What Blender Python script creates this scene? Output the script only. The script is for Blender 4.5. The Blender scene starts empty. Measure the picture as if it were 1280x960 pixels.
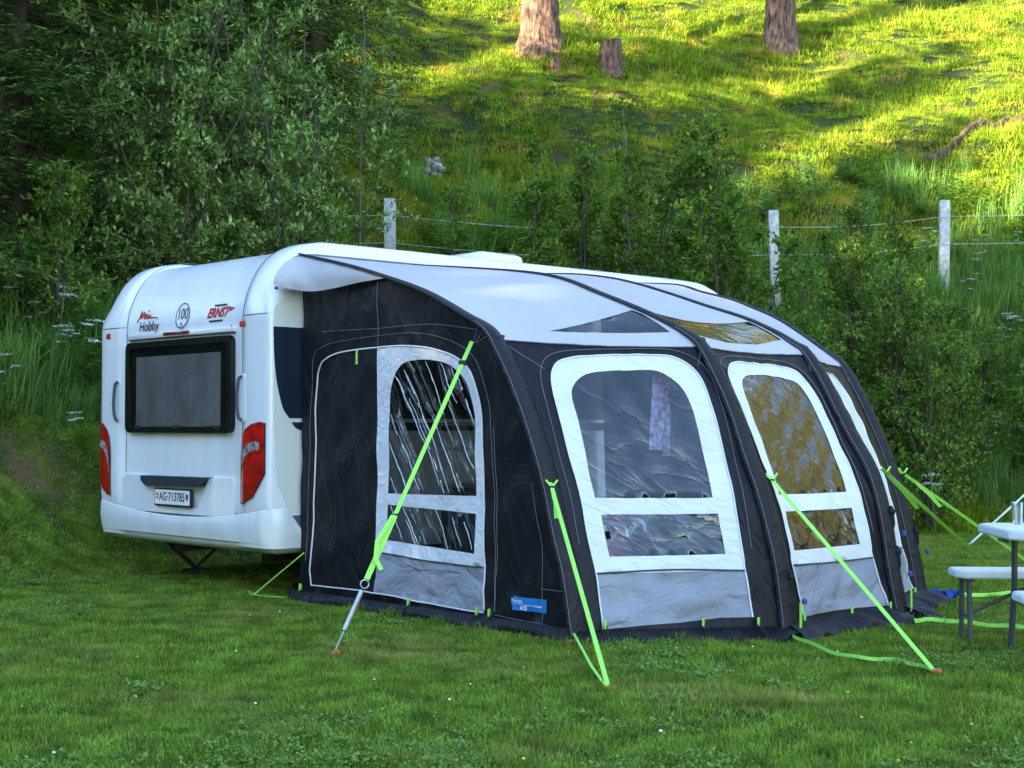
import bpy, bmesh, math, random
import numpy as np
from mathutils import Vector, Matrix, Euler
from mathutils.geometry import delaunay_2d_cdt

R = math.radians
SC = bpy.context.scene
COL = SC.collection
CAM_H = 1.3

# ------------------------------------------------------------------ camera
cam = bpy.data.cameras.new('camera'); cam.sensor_width = 36.0; cam.lens = 36.0 * 1836 / 1280
cam.clip_start = 0.05; cam.clip_end = 3000
camo = bpy.data.objects.new('camera', cam); COL.objects.link(camo)
camo.location = (0, 0, CAM_H); camo.rotation_euler = (R(90) + math.atan(54 / 1836), 0, 0)
SC.camera = camo

# ------------------------------------------------------------------ world, sun, exposure
SUN_EL, SUN_ROT = 20.0, 231.0            # direction towards the sun: (sin rot, cos rot)
world = bpy.data.worlds.new('World'); SC.world = world; world.use_nodes = True
wn = world.node_tree.nodes
sky = wn.new('ShaderNodeTexSky'); sky.sky_type = 'NISHITA'; sky.sun_disc = False
sky.sun_elevation = R(SUN_EL); sky.sun_rotation = R(SUN_ROT)
sky.air_density = 1.0; sky.dust_density = 0.2; sky.ozone_density = 1.4
world.node_tree.links.new(sky.outputs[0], wn['Background'].inputs[0])
wn['Background'].inputs[1].default_value = 0.15
sun = bpy.data.lights.new('sun', 'SUN'); sun.energy = 5.0; sun.angle = R(0.53); sun.color = (1.0, 0.87, 0.58)
suno = bpy.data.objects.new('sun', sun); COL.objects.link(suno)
sd = Vector((math.sin(R(SUN_ROT)) * math.cos(R(SUN_EL)), math.cos(R(SUN_ROT)) * math.cos(R(SUN_EL)), math.sin(R(SUN_EL))))
suno.rotation_euler = sd.to_track_quat('Z', 'Y').to_euler(); suno.location = sd * 60
SC.view_settings.view_transform = 'Standard'; SC.view_settings.look = 'None'
SC.view_settings.gamma = 1.0; SC.view_settings.use_curve_mapping = False
SC.view_settings.exposure = 2.85
SC.cycles.max_bounces = 8; SC.cycles.transparent_max_bounces = 16
SC.cycles.diffuse_bounces = 3; SC.cycles.glossy_bounces = 3

# ------------------------------------------------------------------ helpers
def link(o, parent=None):
    COL.objects.link(o)
    if parent is not None: o.parent = parent
    return o
def tag(o, label=None, cat=None, group=None, kind=None):
    if label: o['label'] = label
    if cat: o['category'] = cat
    if group: o['group'] = group
    if kind: o['kind'] = kind
    return o
def empty(name, loc=(0, 0, 0), rz=0.0, parent=None):
    o = bpy.data.objects.new(name, None); o.location = loc; o.rotation_euler = (0, 0, rz); o.empty_display_size = .2
    return link(o, parent)
def mesh_data(name, verts, faces, mats=None, smooth=True):
    me = bpy.data.meshes.new(name); me.from_pydata([tuple(v) for v in verts], [], faces)
    if smooth: me.polygons.foreach_set('use_smooth', [True] * len(me.polygons))
    for m in (mats or []): me.materials.append(m)
    me.update(); return me
def mobj(name, verts, faces, mat, parent=None, smooth=True, auto=None):
    me = mesh_data(name, verts, faces, [mat], smooth)
    o = bpy.data.objects.new(name, me); link(o, parent)
    if auto: sharp_by_angle(me, auto)
    return o
def sharp_by_angle(me, deg):
    bm = bmesh.new(); bm.from_mesh(me)
    for e in bm.edges:
        if len(e.link_faces) == 2 and e.calc_face_angle(0) > R(deg): e.smooth = False
    bm.to_mesh(me); bm.free()
def quads_mesh(name, V, nper, mat, extra=None):
    """V: (n*nper,3) vertices, consecutive nper form one polygon"""
    V = np.asarray(V, dtype=np.float32).reshape(-1, 3); n = len(V) // nper
    me = bpy.data.meshes.new(name)
    me.vertices.add(len(V)); me.vertices.foreach_set('co', V.ravel())
    me.loops.add(len(V)); me.loops.foreach_set('vertex_index', np.arange(len(V), dtype=np.int32))
    me.polygons.add(n); me.polygons.foreach_set('loop_start', np.arange(0, len(V), nper, dtype=np.int32))
    me.polygons.foreach_set('loop_total', np.full(n, nper, dtype=np.int32))
    me.materials.append(mat); me.update(calc_edges=True); me.validate()
    return me
class MB:
    """collects shapes of one part"""
    def __init__(s): s.v = []; s.f = []
    def add(s, v, f):
        b = len(s.v); s.v += [tuple(map(float, q)) for q in v]; s.f += [tuple(i + b for i in q) for q in f]; return s
    def box(s, c, d, rz=0, bev=0.0, M=None):
        bm = bmesh.new(); bmesh.ops.create_cube(bm, size=1)
        for v in bm.verts: v.co = Vector((v.co.x * d[0], v.co.y * d[1], v.co.z * d[2]))
        if bev > 0: bmesh.ops.bevel(bm, geom=bm.edges[:], offset=bev, segments=2, profile=.5, affect='EDGES')
        rot = Matrix.Rotation(rz, 4, 'Z') if M is None else M
        for v in bm.verts: v.co = rot @ v.co + Vector(c)
        bm.verts.index_update()
        s.add([v.co[:] for v in bm.verts], [[v.index for v in f.verts] for f in bm.faces]); bm.free(); return s
    def tube(s, pts, r, n=8, closed=False, cap=True):
        pts = [Vector(p) for p in pts]; m = len(pts)
        rr = r if hasattr(r, '__len__') else [r] * m
        base = len(s.v); up = None
        for i, p in enumerate(pts):
            a = pts[(i - 1) % m] if (closed or i > 0) else p; b = pts[(i + 1) % m] if (closed or i < m - 1) else p
            d = (b - a); d = d.normalized() if d.length > 1e-9 else Vector((0, 0, 1))
            if up is None: up = d.orthogonal().normalized()
            up = up - d * up.dot(d); up = up.normalized() if up.length > 1e-6 else d.orthogonal().normalized()
            w = d.cross(up)
            for k in range(n):
                t = 2 * math.pi * k / n; s.v.append(tuple(p + (up * math.cos(t) + w * math.sin(t)) * rr[i]))
        for i in range(m if closed else m - 1):
            j = (i + 1) % m
            for k in range(n):
                k2 = (k + 1) % n
                s.f.append((base + i * n + k, base + i * n + k2, base + j * n + k2, base + j * n + k))
        if cap and not closed:
            s.f.append(tuple(base + k for k in range(n))[::-1]); s.f.append(tuple(base + (m - 1) * n + k for k in range(n)))
        return s
    def lathe(s, prof, c=(0, 0, 0), n=24, axis=None):
        base = len(s.v); c = Vector(c)
        for (r, z) in prof:
            for k in range(n):
                t = 2 * math.pi * k / n; p = Vector((r * math.cos(t), r * math.sin(t), z))
                if axis is not None: p = axis @ p
                s.v.append(tuple(p + c))
        for i in range(len(prof) - 1):
            for k in range(n):
                k2 = (k + 1) % n; s.f.append((base + i * n + k, base + i * n + k2, base + (i + 1) * n + k2, base + (i + 1) * n + k))
        return s
    def prism(s, outline, fn0, fn1):
        """outline 2D; fn0/fn1 map it to the two faces"""
        n = len(outline); a = [fn0(*q) for q in outline]; b = [fn1(*q) for q in outline]
        f = [tuple(range(n)), tuple(range(2 * n - 1, n - 1, -1))] + [(i, (i + 1) % n, n + (i + 1) % n, n + i) for i in range(n)]
        return s.add(a + b, f)
    def build(s, name, mat, parent=None, smooth=True, auto=35):
        return mobj(name, s.v, s.f, mat, parent, smooth, auto if smooth else None)

def catmull(P, n=6, closed=False):
    P = [np.array(p, float) for p in P]; out = []; m = len(P)
    rng_ = range(m) if closed else range(m - 1)
    for i in rng_:
        p1, p2 = P[i], P[(i + 1) % m]
        p0 = P[(i - 1) % m] if (closed or i > 0) else 2 * p1 - p2
        p3 = P[(i + 2) % m] if (closed or i < m - 2) else 2 * p2 - p1
        for k in range(n):
            t = k / n
            out.append(.5 * ((2 * p1) + (-p0 + p2) * t + (2 * p0 - 5 * p1 + 4 * p2 - p3) * t * t + (-p0 + 3 * p1 - 3 * p2 + p3) * t ** 3))
    if not closed: out.append(P[-1])
    return out

# ------------------------------------------------------------------ materials
def new_mat(name):
    m = bpy.data.materials.new(name); m.use_nodes = True
    return m, m.node_tree.nodes, m.node_tree.links, m.node_tree.nodes['Principled BSDF']
def pmat(name, col, rough=.6, metal=0, spec=.5, bump=0, bscale=40, var=0, vscale=3, coat=0, col2=None, coords='Object', bdist=.01, stretch=None, vstretch=None):
    m, n, l, p = new_mat(name)
    p.inputs['Base Color'].default_value = (*col, 1); p.inputs['Roughness'].default_value = rough
    p.inputs['Metallic'].default_value = metal; p.inputs['Specular IOR Level'].default_value = spec
    p.inputs['Coat Weight'].default_value = coat
    tc = n.new('ShaderNodeTexCoord')
    if var or col2:
        no = n.new('ShaderNodeTexNoise'); no.inputs['Scale'].default_value = vscale; no.inputs['Detail'].default_value = 5
        if vstretch:
            mv = n.new('ShaderNodeMapping'); mv.inputs['Scale'].default_value = vstretch; l.new(tc.outputs[coords], mv.inputs[0]); l.new(mv.outputs[0], no.inputs['Vector'])
        else: l.new(tc.outputs[coords], no.inputs['Vector'])
        mx = n.new('ShaderNodeMix'); mx.data_type = 'RGBA'
        c2 = col2 or tuple(c * (1 - var) for c in col)
        mx.inputs[6].default_value = (*c2, 1); mx.inputs[7].default_value = (*col, 1)
        rp = n.new('ShaderNodeMapRange'); rp.inputs[1].default_value = .35; rp.inputs[2].default_value = .65
        l.new(no.outputs[0], rp.inputs[0]); l.new(rp.outputs[0], mx.inputs[0]); l.new(mx.outputs[2], p.inputs['Base Color'])
    if bump:
        nb = n.new('ShaderNodeTexNoise'); nb.inputs['Scale'].default_value = bscale; nb.inputs['Detail'].default_value = 6
        if stretch:
            mp = n.new('ShaderNodeMapping'); mp.inputs['Scale'].default_value = stretch
            l.new(tc.outputs[coords], mp.inputs[0]); l.new(mp.outputs[0], nb.inputs['Vector'])
        else: l.new(tc.outputs[coords], nb.inputs['Vector'])
        b = n.new('ShaderNodeBump'); b.inputs['Strength'].default_value = bump; b.inputs['Distance'].default_value = bdist
        l.new(nb.outputs[0], b.inputs['Height']); l.new(b.outputs[0], p.inputs['Normal'])
    return m
def leaf_mat(name, c1, c2, trans=.35, rough=.5, tcol=None, patch=None, pscale=.5, spec=.12, plo=.5, phi=.7, mottle=None):
    """foliage: colour drawn per leaf, light passing through"""
    m, n, l, p = new_mat(name)
    geo = n.new('ShaderNodeNewGeometry'); mx = n.new('ShaderNodeMix'); mx.data_type = 'RGBA'
    mx.inputs[6].default_value = (*c1, 1); mx.inputs[7].default_value = (*c2, 1)
    l.new(geo.outputs['Random Per Island'], mx.inputs[0]); out = mx.outputs[2]
    if patch:
        no = n.new('ShaderNodeTexNoise'); no.inputs['Scale'].default_value = pscale; no.inputs['Detail'].default_value = 4
        l.new(geo.outputs['Position'], no.inputs['Vector'])
        rp = n.new('ShaderNodeMapRange'); rp.inputs[1].default_value = plo; rp.inputs[2].default_value = phi; l.new(no.outputs[0], rp.inputs[0])
        m2 = n.new('ShaderNodeMix'); m2.data_type = 'RGBA'; l.new(rp.outputs[0], m2.inputs[0]); l.new(out, m2.inputs[6]); m2.inputs[7].default_value = (*patch, 1)
        out = m2.outputs[2]
    if mottle:
        n3 = n.new('ShaderNodeTexNoise'); n3.inputs['Scale'].default_value = mottle; n3.inputs['Detail'].default_value = 3; l.new(geo.outputs['Position'], n3.inputs['Vector'])
        r3 = n.new('ShaderNodeMapRange'); r3.inputs[1].default_value = .3; r3.inputs[2].default_value = .7; r3.inputs[3].default_value = .55; r3.inputs[4].default_value = 1.4; l.new(n3.outputs[0], r3.inputs[0])
        m4 = n.new('ShaderNodeMix'); m4.data_type = 'RGBA'; m4.blend_type = 'MULTIPLY'; m4.inputs[0].default_value = 1; l.new(out, m4.inputs[6]); l.new(r3.outputs[0], m4.inputs[7]); out = m4.outputs[2]
    l.new(out, p.inputs['Base Color']); p.inputs['Roughness'].default_value = rough; p.inputs['Specular IOR Level'].default_value = spec
    tr = n.new('ShaderNodeBsdfTranslucent')
    if tcol:
        mt = n.new('ShaderNodeMix'); mt.data_type = 'RGBA'; mt.blend_type = 'MULTIPLY'; mt.inputs[0].default_value = 1
        l.new(out, mt.inputs[6]); mt.inputs[7].default_value = (*tcol, 1); l.new(mt.outputs[2], tr.inputs[0])
    else: l.new(out, tr.inputs[0])
    ms = n.new('ShaderNodeMixShader'); ms.inputs[0].default_value = trans
    l.new(p.outputs[0], ms.inputs[1]); l.new(tr.outputs[0], ms.inputs[2]); l.new(ms.outputs[0], n['Material Output'].inputs[0])
    return m
def pane_mat(name, tint, milk, ior, angle, dens=(5, 5, 5), strength=.6, smooth_=False, ridge=.5, fine=.35, dist=.03, distort=.6):
    """clear crinkled vinyl"""
    m, n, l, p = new_mat(name); n.remove(p)
    tc = n.new('ShaderNodeTexCoord')
    gl = n.new('ShaderNodeBsdfGlossy'); gl.inputs['Roughness'].default_value = .06
    trn = n.new('ShaderNodeBsdfTransparent'); trn.inputs[0].default_value = (*tint, 1)
    fr = n.new('ShaderNodeFresnel'); fr.inputs[0].default_value = ior
    if not smooth_:
        m0 = n.new('ShaderNodeMapping'); m0.inputs['Rotation'].default_value = angle; l.new(tc.outputs['Object'], m0.inputs[0])
        mp = n.new('ShaderNodeMapping'); mp.inputs['Scale'].default_value = dens; l.new(m0.outputs[0], mp.inputs[0])
        no = n.new('ShaderNodeTexNoise'); no.inputs['Scale'].default_value = 1; no.inputs['Detail'].default_value = 3; no.inputs['Distortion'].default_value = distort
        l.new(mp.outputs[0], no.inputs['Vector'])
        sb = n.new('ShaderNodeMath'); sb.operation = 'SUBTRACT'; sb.inputs[1].default_value = .5; l.new(no.outputs[0], sb.inputs[0])
        ab = n.new('ShaderNodeMath'); ab.operation = 'ABSOLUTE'; l.new(sb.outputs[0], ab.inputs[0])
        pw = n.new('ShaderNodeMath'); pw.operation = 'POWER'; pw.inputs[1].default_value = ridge; l.new(ab.outputs[0], pw.inputs[0])
        n2 = n.new('ShaderNodeTexNoise'); n2.inputs['Scale'].default_value = 14; n2.inputs['Detail'].default_value = 4; l.new(tc.outputs['Object'], n2.inputs['Vector'])
        ad = n.new('ShaderNodeMath'); ad.operation = 'MULTIPLY_ADD'; ad.inputs[1].default_value = fine; l.new(n2.outputs[0], ad.inputs[0]); l.new(pw.outputs[0], ad.inputs[2])
        b = n.new('ShaderNodeBump'); b.inputs['Strength'].default_value = strength; b.inputs['Distance'].default_value = dist; l.new(ad.outputs[0], b.inputs['Height'])
        l.new(b.outputs[0], gl.inputs['Normal']); l.new(b.outputs[0], fr.inputs['Normal'])
    df = n.new('ShaderNodeBsdfDiffuse'); df.inputs[0].default_value = (.75, .8, .85, 1)
    m1 = n.new('ShaderNodeMixShader'); m1.inputs[0].default_value = milk; l.new(trn.outputs[0], m1.inputs[1]); l.new(df.outputs[0], m1.inputs[2])
    m2 = n.new('ShaderNodeMixShader'); l.new(fr.outputs[0], m2.inputs[0]); l.new(m1.outputs[0], m2.inputs[1]); l.new(gl.outputs[0], m2.inputs[2])
    l.new(m2.outputs[0], n['Material Output'].inputs[0])
    return m
def fabric_mat(name, col, rough=.75, trans=0.0, stretch=(3, 3, 1.2), bump=.35, angle=(0, 0, 0), spec=.25, sheen=0):
    m, n, l, p = new_mat(name)
    tc = n.new('ShaderNodeTexCoord')
    p.inputs['Roughness'].default_value = rough; p.inputs['Specular IOR Level'].default_value = spec
    p.inputs['Sheen Weight'].default_value = sheen
    no = n.new('ShaderNodeTexNoise'); no.inputs['Scale'].default_value = 2.2; no.inputs['Detail'].default_value = 6; l.new(tc.outputs['Object'], no.inputs['Vector'])
    mx = n.new('ShaderNodeMix'); mx.data_type = 'RGBA'; mx.inputs[6].default_value = (*[c * .86 for c in col], 1); mx.inputs[7].default_value = (*[min(1, c * 1.1) for c in col], 1)
    l.new(no.outputs[0], mx.inputs[0]); l.new(mx.outputs[2], p.inputs['Base Color'])
    m0 = n.new('ShaderNodeMapping'); m0.inputs['Rotation'].default_value = angle; l.new(tc.outputs['Object'], m0.inputs[0])
    mp = n.new('ShaderNodeMapping'); mp.inputs['Scale'].default_value = stretch; l.new(m0.outputs[0], mp.inputs[0])
    w = n.new('ShaderNodeTexNoise'); w.inputs['Scale'].default_value = 1.6; w.inputs['Detail'].default_value = 4; w.inputs['Distortion'].default_value = .8; l.new(mp.outputs[0], w.inputs['Vector'])
    fi = n.new('ShaderNodeTexNoise'); fi.inputs['Scale'].default_value = 700; l.new(tc.outputs['Object'], fi.inputs['Vector'])
    b1 = n.new('ShaderNodeBump'); b1.inputs['Strength'].default_value = bump; b1.inputs['Distance'].default_value = .05; l.new(w.outputs[0], b1.inputs['Height'])
    b2 = n.new('ShaderNodeBump'); b2.inputs['Strength'].default_value = .15; b2.inputs['Distance'].default_value = .001; l.new(fi.outputs[0], b2.inputs['Height']); l.new(b1.outputs[0], b2.inputs['Normal'])
    l.new(b2.outputs[0], p.inputs['Normal'])
    if trans:
        tr = n.new('ShaderNodeBsdfTranslucent'); tr.inputs[0].default_value = (*col, 1); ms = n.new('ShaderNodeMixShader'); ms.inputs[0].default_value = trans
        l.new(p.outputs[0], ms.inputs[1]); l.new(tr.outputs[0], ms.inputs[2]); l.new(ms.outputs[0], n['Material Output'].inputs[0])
    return m

M = {}
M['grass'] = leaf_mat('short_grass_blades', (.075, .145, .016), (.31, .43, .06), .35, .6, (1.15, 1.25, .5), patch=(.36, .31, .10), pscale=.8, plo=.52, phi=.80, mottle=4.5)
M['hill_grass'] = leaf_mat('meadow_grass_blades', (.07, .155, .012), (.33, .40, .03), .4, .5, (1.3, 1.25, .5), patch=(.44, .33, .06), pscale=1.1, plo=.54, phi=.74, mottle=2.4)
M['bank_grass'] = leaf_mat('long_grass_blades', (.065, .15, .03), (.23, .38, .09), .35, .5, (1.1, 1.2, .6), mottle=1.3)
M['weed'] = leaf_mat('weed_leaves', (.05, .14, .025), (.22, .37, .07), .3, .5, (1.1, 1.2, .6), mottle=1.6)
M['clover'] = leaf_mat('clover_leaves', (.10, .21, .03), (.26, .38, .09), .3, .6)
M['bush'] = leaf_mat('dark_bush_leaves', (.05, .12, .02), (.25, .37, .07), .35, .5, (1.2, 1.25, .4), mottle=2.0)
M['willow'] = leaf_mat('grey_green_willow_leaves', (.06, .14, .025), (.37, .47, .16), .3, .5, (1.0, 1.15, .5), mottle=1.8)
M['alder'] = leaf_mat('alder_leaves', (.04, .10, .018), (.21, .32, .05), .4, .45, (1.2, 1.25, .4), mottle=2.0)
M['spruce'] = leaf_mat('spruce_needles', (.02, .06, .014), (.20, .32, .06), .25, .5, mottle=1.2)
M['larch'] = leaf_mat('larch_needles', (.24, .28, .07), (.62, .56, .18), .35, .5)
M['white_flower'] = pmat('white_petals', (.8, .8, .74), .7)
M['yellow_flower'] = pmat('yellow_petals', (.75, .55, .03), .6)
M['twig'] = pmat('bark_of_shrubs', (.09, .07, .05), .85, bump=.5, bscale=60, var=.5)
M['pale_twig'] = pmat('pale_smooth_bark', (.15, .13, .1), .8, bump=.4, bscale=50, var=.5, vscale=12)
M['bark'] = pmat('flaky_reddish_bark', (.24, .125, .08), .9, bump=1.0, bscale=4, col2=(.03, .018, .014), vscale=4, bdist=.09, stretch=(4, 4, .7), vstretch=(4, 4, .7))
M['cutwood'] = pmat('weathered_cut_wood', (.3, .2, .13), .9, bump=.6, bscale=20, var=.5, vscale=9)
M['rock'] = pmat('lichen_spotted_rock', (.42, .41, .38), .9, bump=.8, bscale=9, col2=(.05, .05, .045), vscale=9, bdist=.04)
M['soil'] = pmat('dry_brown_root_bank', (.15, .09, .055), .95, bump=.8, bscale=18, var=.6, vscale=8, bdist=.04)
M['post'] = pmat('weathered_white_painted_wood', (.58, .58, .57), .8, bump=.4, bscale=8, col2=(.35, .34, .31), vscale=14, stretch=(8, 8, 1))
M['white'] = pmat('white_caravan_gelcoat', (.80, .80, .81), .25, spec=.5, coat=.3, col2=(.76, .76, .765), vscale=2.5, vstretch=(1.5, 3, .35))
M['bumper'] = pmat('white_lower_shell', (.78, .78, .79), .3, coat=.2, col2=(.69, .70, .67), vscale=3, vstretch=(1, 2, .8))
M['cream'] = pmat('cream_side_sheet', (.74, .73, .66), .4, var=.03)
M['navy'] = pmat('dark_navy_film', (.012, .02, .032), .3, var=.1)
M['dkgrey'] = pmat('dark_grey_trim', (.05, .06, .075), .45, var=.2, vscale=20)
M['midgrey'] = pmat('mid_grey_trim', (.12, .13, .15), .5, var=.15)
M['black'] = pmat('black_rubber', (.012, .012, .013), .6, var=.2)
M['blackgloss'] = pmat('black_gloss_acrylic', (.006, .006, .007), .25, coat=.1, spec=.3)
M['chassis'] = pmat('galvanised_chassis', (.06, .06, .062), .5, metal=.6, bump=.3, bscale=30, var=.4)
M['steel'] = pmat('bare_steel', (.5, .5, .52), .35, metal=.9, var=.2, vscale=20)
M['red'] = pmat('red_lamp_lens', (.62, .008, .008), .15, coat=.25, var=.6, vscale=9)
M['dred'] = pmat('dark_red_reflector', (.22, .01, .012), .2, coat=.5)
M['clearlens'] = pmat('clear_ribbed_lens', (.50, .40, .38), .15, coat=.3, bump=.8, bscale=60, var=.7, vscale=30)
M['redprint'] = pmat('red_print', (.5, .015, .02), .5)
M['blackprint'] = pmat('black_print', (.012, .012, .016), .5)
M['whiteprint'] = pmat('white_print', (.8, .8, .8), .5)
M['blueprint'] = pmat('blue_print', (.03, .06, .25), .5)
M['curtain'] = pmat('grey_white_curtain', (.75, .76, .78), .8, var=.3, vscale=4)
M['carglass'] = pane_mat('tinted_caravan_window', (.8, .8, .82), .0, 1.45, (0, 0, 0), smooth_=True)
M['canvas'] = fabric_mat('charcoal_awning_canvas', (.009, .0088, .013), .5, 0, (3.2, 3.2, 1.1), 1.0, angle=(.35, .2, 0), spec=.22)
M['sleeve'] = fabric_mat('charcoal_pole_sleeve', (.013, .0125, .017), .55, 0, (4, 4, 4), .8, spec=.25)
M['roofcloth'] = fabric_mat('pale_grey_roof_cloth', (.55, .53, .555), .6, .18, (1.2, 1.2, 1.2), .12, spec=.3)
M['framecloth'] = fabric_mat('pale_grey_window_border', (.66, .67, .71), .6, 0, (2, 8, 12), .4, angle=(.5, -.6, 0), spec=.3)
M['lowcloth'] = fabric_mat('mid_grey_mud_panel', (.27, .28, .33), .7, 0, (2.2, 2.2, 4.2), 1.0, angle=(0, .4, 0), spec=.3)
M['piping'] = pmat('white_zip_piping', (.72, .72, .74), .5)
M['stitch'] = pmat('grey_stitching', (.17, .17, .19), .7)
M['pane'] = pane_mat('crinkled_clear_vinyl', (.58, .66, .82), .008, 1.85, (0, -.675, 0), (1.5, 1.5, 4.5), .38, fine=.5)
M['pane_side'] = pane_mat('mirroring_clear_vinyl', (.6, .6, .58), .02, 2.05, (0, -.9, 0), (2.5, 2.5, 10), .42, fine=.8)
M['pane_door'] = pane_mat('creased_clear_vinyl', (.45, .47, .5), .004, 1.42, (.53, 0, 0), (1, 7, .6), .7, ridge=.3, fine=.03, dist=.10, distort=.35)
M['pane_roof'] = pane_mat('clear_roof_vinyl', (.4, .4, .4), .02, 1.5, (.3, .4, .5), (2, 4, 3), .12)
M['strap'] = pmat('fluorescent_green_webbing', (.32, .74, .09), .6, bump=.4, bscale=400, var=.08, vscale=30, bdist=.001)
M['blue'] = pmat('blue_label', (.02, .22, .62), .5, var=.1)
M['orange'] = pmat('orange_peg_head', (.55, .15, .04), .5, var=.2, vscale=40)
M['plastic'] = pmat('pale_grey_blow_moulded_plastic', (.66, .69, .72), .5, bump=.15, bscale=300, var=.05, bdist=.001)
M['tablesteel'] = pmat('grey_powder_coated_tube', (.06, .065, .075), .45, var=.15)
M['glass'] = pane_mat('drinking_glass', (.9, .93, .93), .03, 1.7, (0, 0, 0), smooth_=True)
M['bluecloth'] = fabric_mat('blue_cloth', (.02, .07, .33), .8)
M['towel'] = pmat('white_towel_with_pink_checks', (.88, .80, .84), .9, col2=(.55, .08, .15), vscale=22)
M['redcloth'] = pmat('red_chair_cloth', (.7, .04, .06), .8, var=.3, vscale=20)
M['alu'] = pmat('pale_aluminium', (.65, .66, .68), .35, metal=.5)
M['cabinet'] = pmat('grey_camp_cupboard', (.2, .21, .22), .6, var=.1)
M['teal'] = pmat('teal_cloth', (.02, .16, .14), .8)
M['paleline'] = pmat('pale_mint_guy_line', (.62, .8, .72), .6)
M['floor'] = pmat('grey_groundsheet', (.1, .1, .11), .7, var=.2)

# ------------------------------------------------------------------ terrain
def vnoise(x, y, seed=0):
    x = np.asarray(x, float); y = np.asarray(y, float)
    xi = np.floor(x); yi = np.floor(y); fx = x - xi; fy = y - yi
    def h(a, b):
        v = np.sin(a * 127.1 + b * 311.7 + seed * 74.7) * 43758.5453; return v - np.floor(v)
    u = fx * fx * (3 - 2 * fx); v = fy * fy * (3 - 2 * fy)
    return (h(xi, yi) * (1 - u) + h(xi + 1, yi) * u) * (1 - v) + (h(xi, yi + 1) * (1 - u) + h(xi + 1, yi + 1) * u) * v - .5
def foot(X): return np.interp(X, [-60, -12, -6, -4.9, -3.8, -2, 0, 3, 8, 14, 25, 60], [2, 5.5, 8.6, 9.9, 12.2, 15, 16.6, 17.6, 17.8, 17, 14, 4])
def terr(X, Y):
    X = np.asarray(X, float); Y = np.asarray(Y, float)
    s = np.maximum(Y - foot(X), 0); m = np.interp(X, [-5, -2, 2], [.45, .6, .78])
    g = s - .8 * (1 - np.exp(-s / .8)); k = np.log1p(np.exp(np.minimum((s - 6.5) * 1.2, 60))) / 1.2
    z = m * g + (.52 - m) * k
    far = np.maximum(s - 70, 0); z = z - .3 * far
    amp = np.clip(s / 6, 0, 1)
    z = z + amp * (vnoise(X / 3.1, Y / 2.2, 1) * .75 + vnoise(X / 1.1, Y / .9, 2) * .36 + vnoise(X / .45, Y / .4, 3) * .16)
    z = z + (vnoise(X / 1.7, Y / 1.7, 4) * .035 + vnoise(X / .35, Y / .35, 5) * .012) * np.clip((10 - np.abs(X)) / 3, 0, 1)
    return z
def build_terrain():
    xs = np.concatenate([np.linspace(-600, -60, 10), np.linspace(-55, -16, 14), np.arange(-15, 18, .28), np.linspace(18.5, 60, 16), np.linspace(70, 600, 10)])
    ys = np.concatenate([np.linspace(-600, -60, 8), np.linspace(-50, 3, 14), np.arange(4, 52, .28), np.linspace(53, 110, 24), np.linspace(120, 600, 8)])
    X, Y = np.meshgrid(xs, ys); Z = terr(X, Y)
    nx, ny = len(xs), len(ys)
    V = np.stack([X.ravel(), Y.ravel(), Z.ravel()], 1)
    i, j = np.meshgrid(np.arange(nx - 1), np.arange(ny - 1)); a = (j * nx + i).ravel()
    F = np.stack([a, a + 1, a + nx + 1, a + nx], 1)
    m, n, l, p = new_mat('turf_and_soil'); geo = n.new('ShaderNodeNewGeometry')
    n1 = n.new('ShaderNodeTexNoise'); n1.inputs['Scale'].default_value = .9; n1.inputs['Detail'].default_value = 6
    n2 = n.new('ShaderNodeTexNoise'); n2.inputs['Scale'].default_value = 18; n2.inputs['Detail'].default_value = 6
    for q in (n1, n2): l.new(geo.outputs['Position'], q.inputs['Vector'])
    r1 = n.new('ShaderNodeValToRGB'); e = r1.color_ramp.elements
    e[0].position = .3; e[0].color = (.02, .034, .010, 1); e[1].position = .75; e[1].color = (.15, .09, .045, 1)
    e2 = r1.color_ramp.elements.new(.55); e2.color = (.035, .05, .014, 1)
    mx = n.new('ShaderNodeMix'); mx.data_type = 'RGBA'; mx.blend_type = 'MULTIPLY'; mx.inputs[0].default_value = .8
    r2 = n.new('ShaderNodeMapRange'); r2.inputs[3].default_value = .4; r2.inputs[4].default_value = 1.5; l.new(n2.outputs[0], r2.inputs[0])
    l.new(n1.outputs[0], r1.inputs[0]); l.new(r1.outputs[0], mx.inputs[6]); l.new(r2.outputs[0], mx.inputs[7]); l.new(mx.outputs[2], p.inputs['Base Color'])
    b = n.new('ShaderNodeBump'); b.inputs['Strength'].default_value = .8; b.inputs['Distance'].default_value = .04; l.new(n2.outputs[0], b.inputs['Height']); l.new(b.outputs[0], p.inputs['Normal'])
    p.inputs['Roughness'].default_value = .95; p.inputs['Specular IOR Level'].default_value = .1
    o = mobj('ground', V, F.tolist(), m); tag(o, kind='structure')
build_terrain()
def TZ(x, y): return float(terr(x, y))

# caravan / awning frame: local x along the caravan towards its nose, y away from the awning, origin on the lawn
CA = R(43.1); CO = Vector((-1.76, 10.9, 0))
def L2W(x, y, z): return CO + Vector((math.cos(CA) * x - math.sin(CA) * y, math.sin(CA) * x + math.cos(CA) * y, z))
def W2L(X, Y):
    dx = np.asarray(X) - CO.x; dy = np.asarray(Y) - CO.y
    return dx * math.cos(CA) + dy * math.sin(CA), -dx * math.sin(CA) + dy * math.cos(CA)

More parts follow.
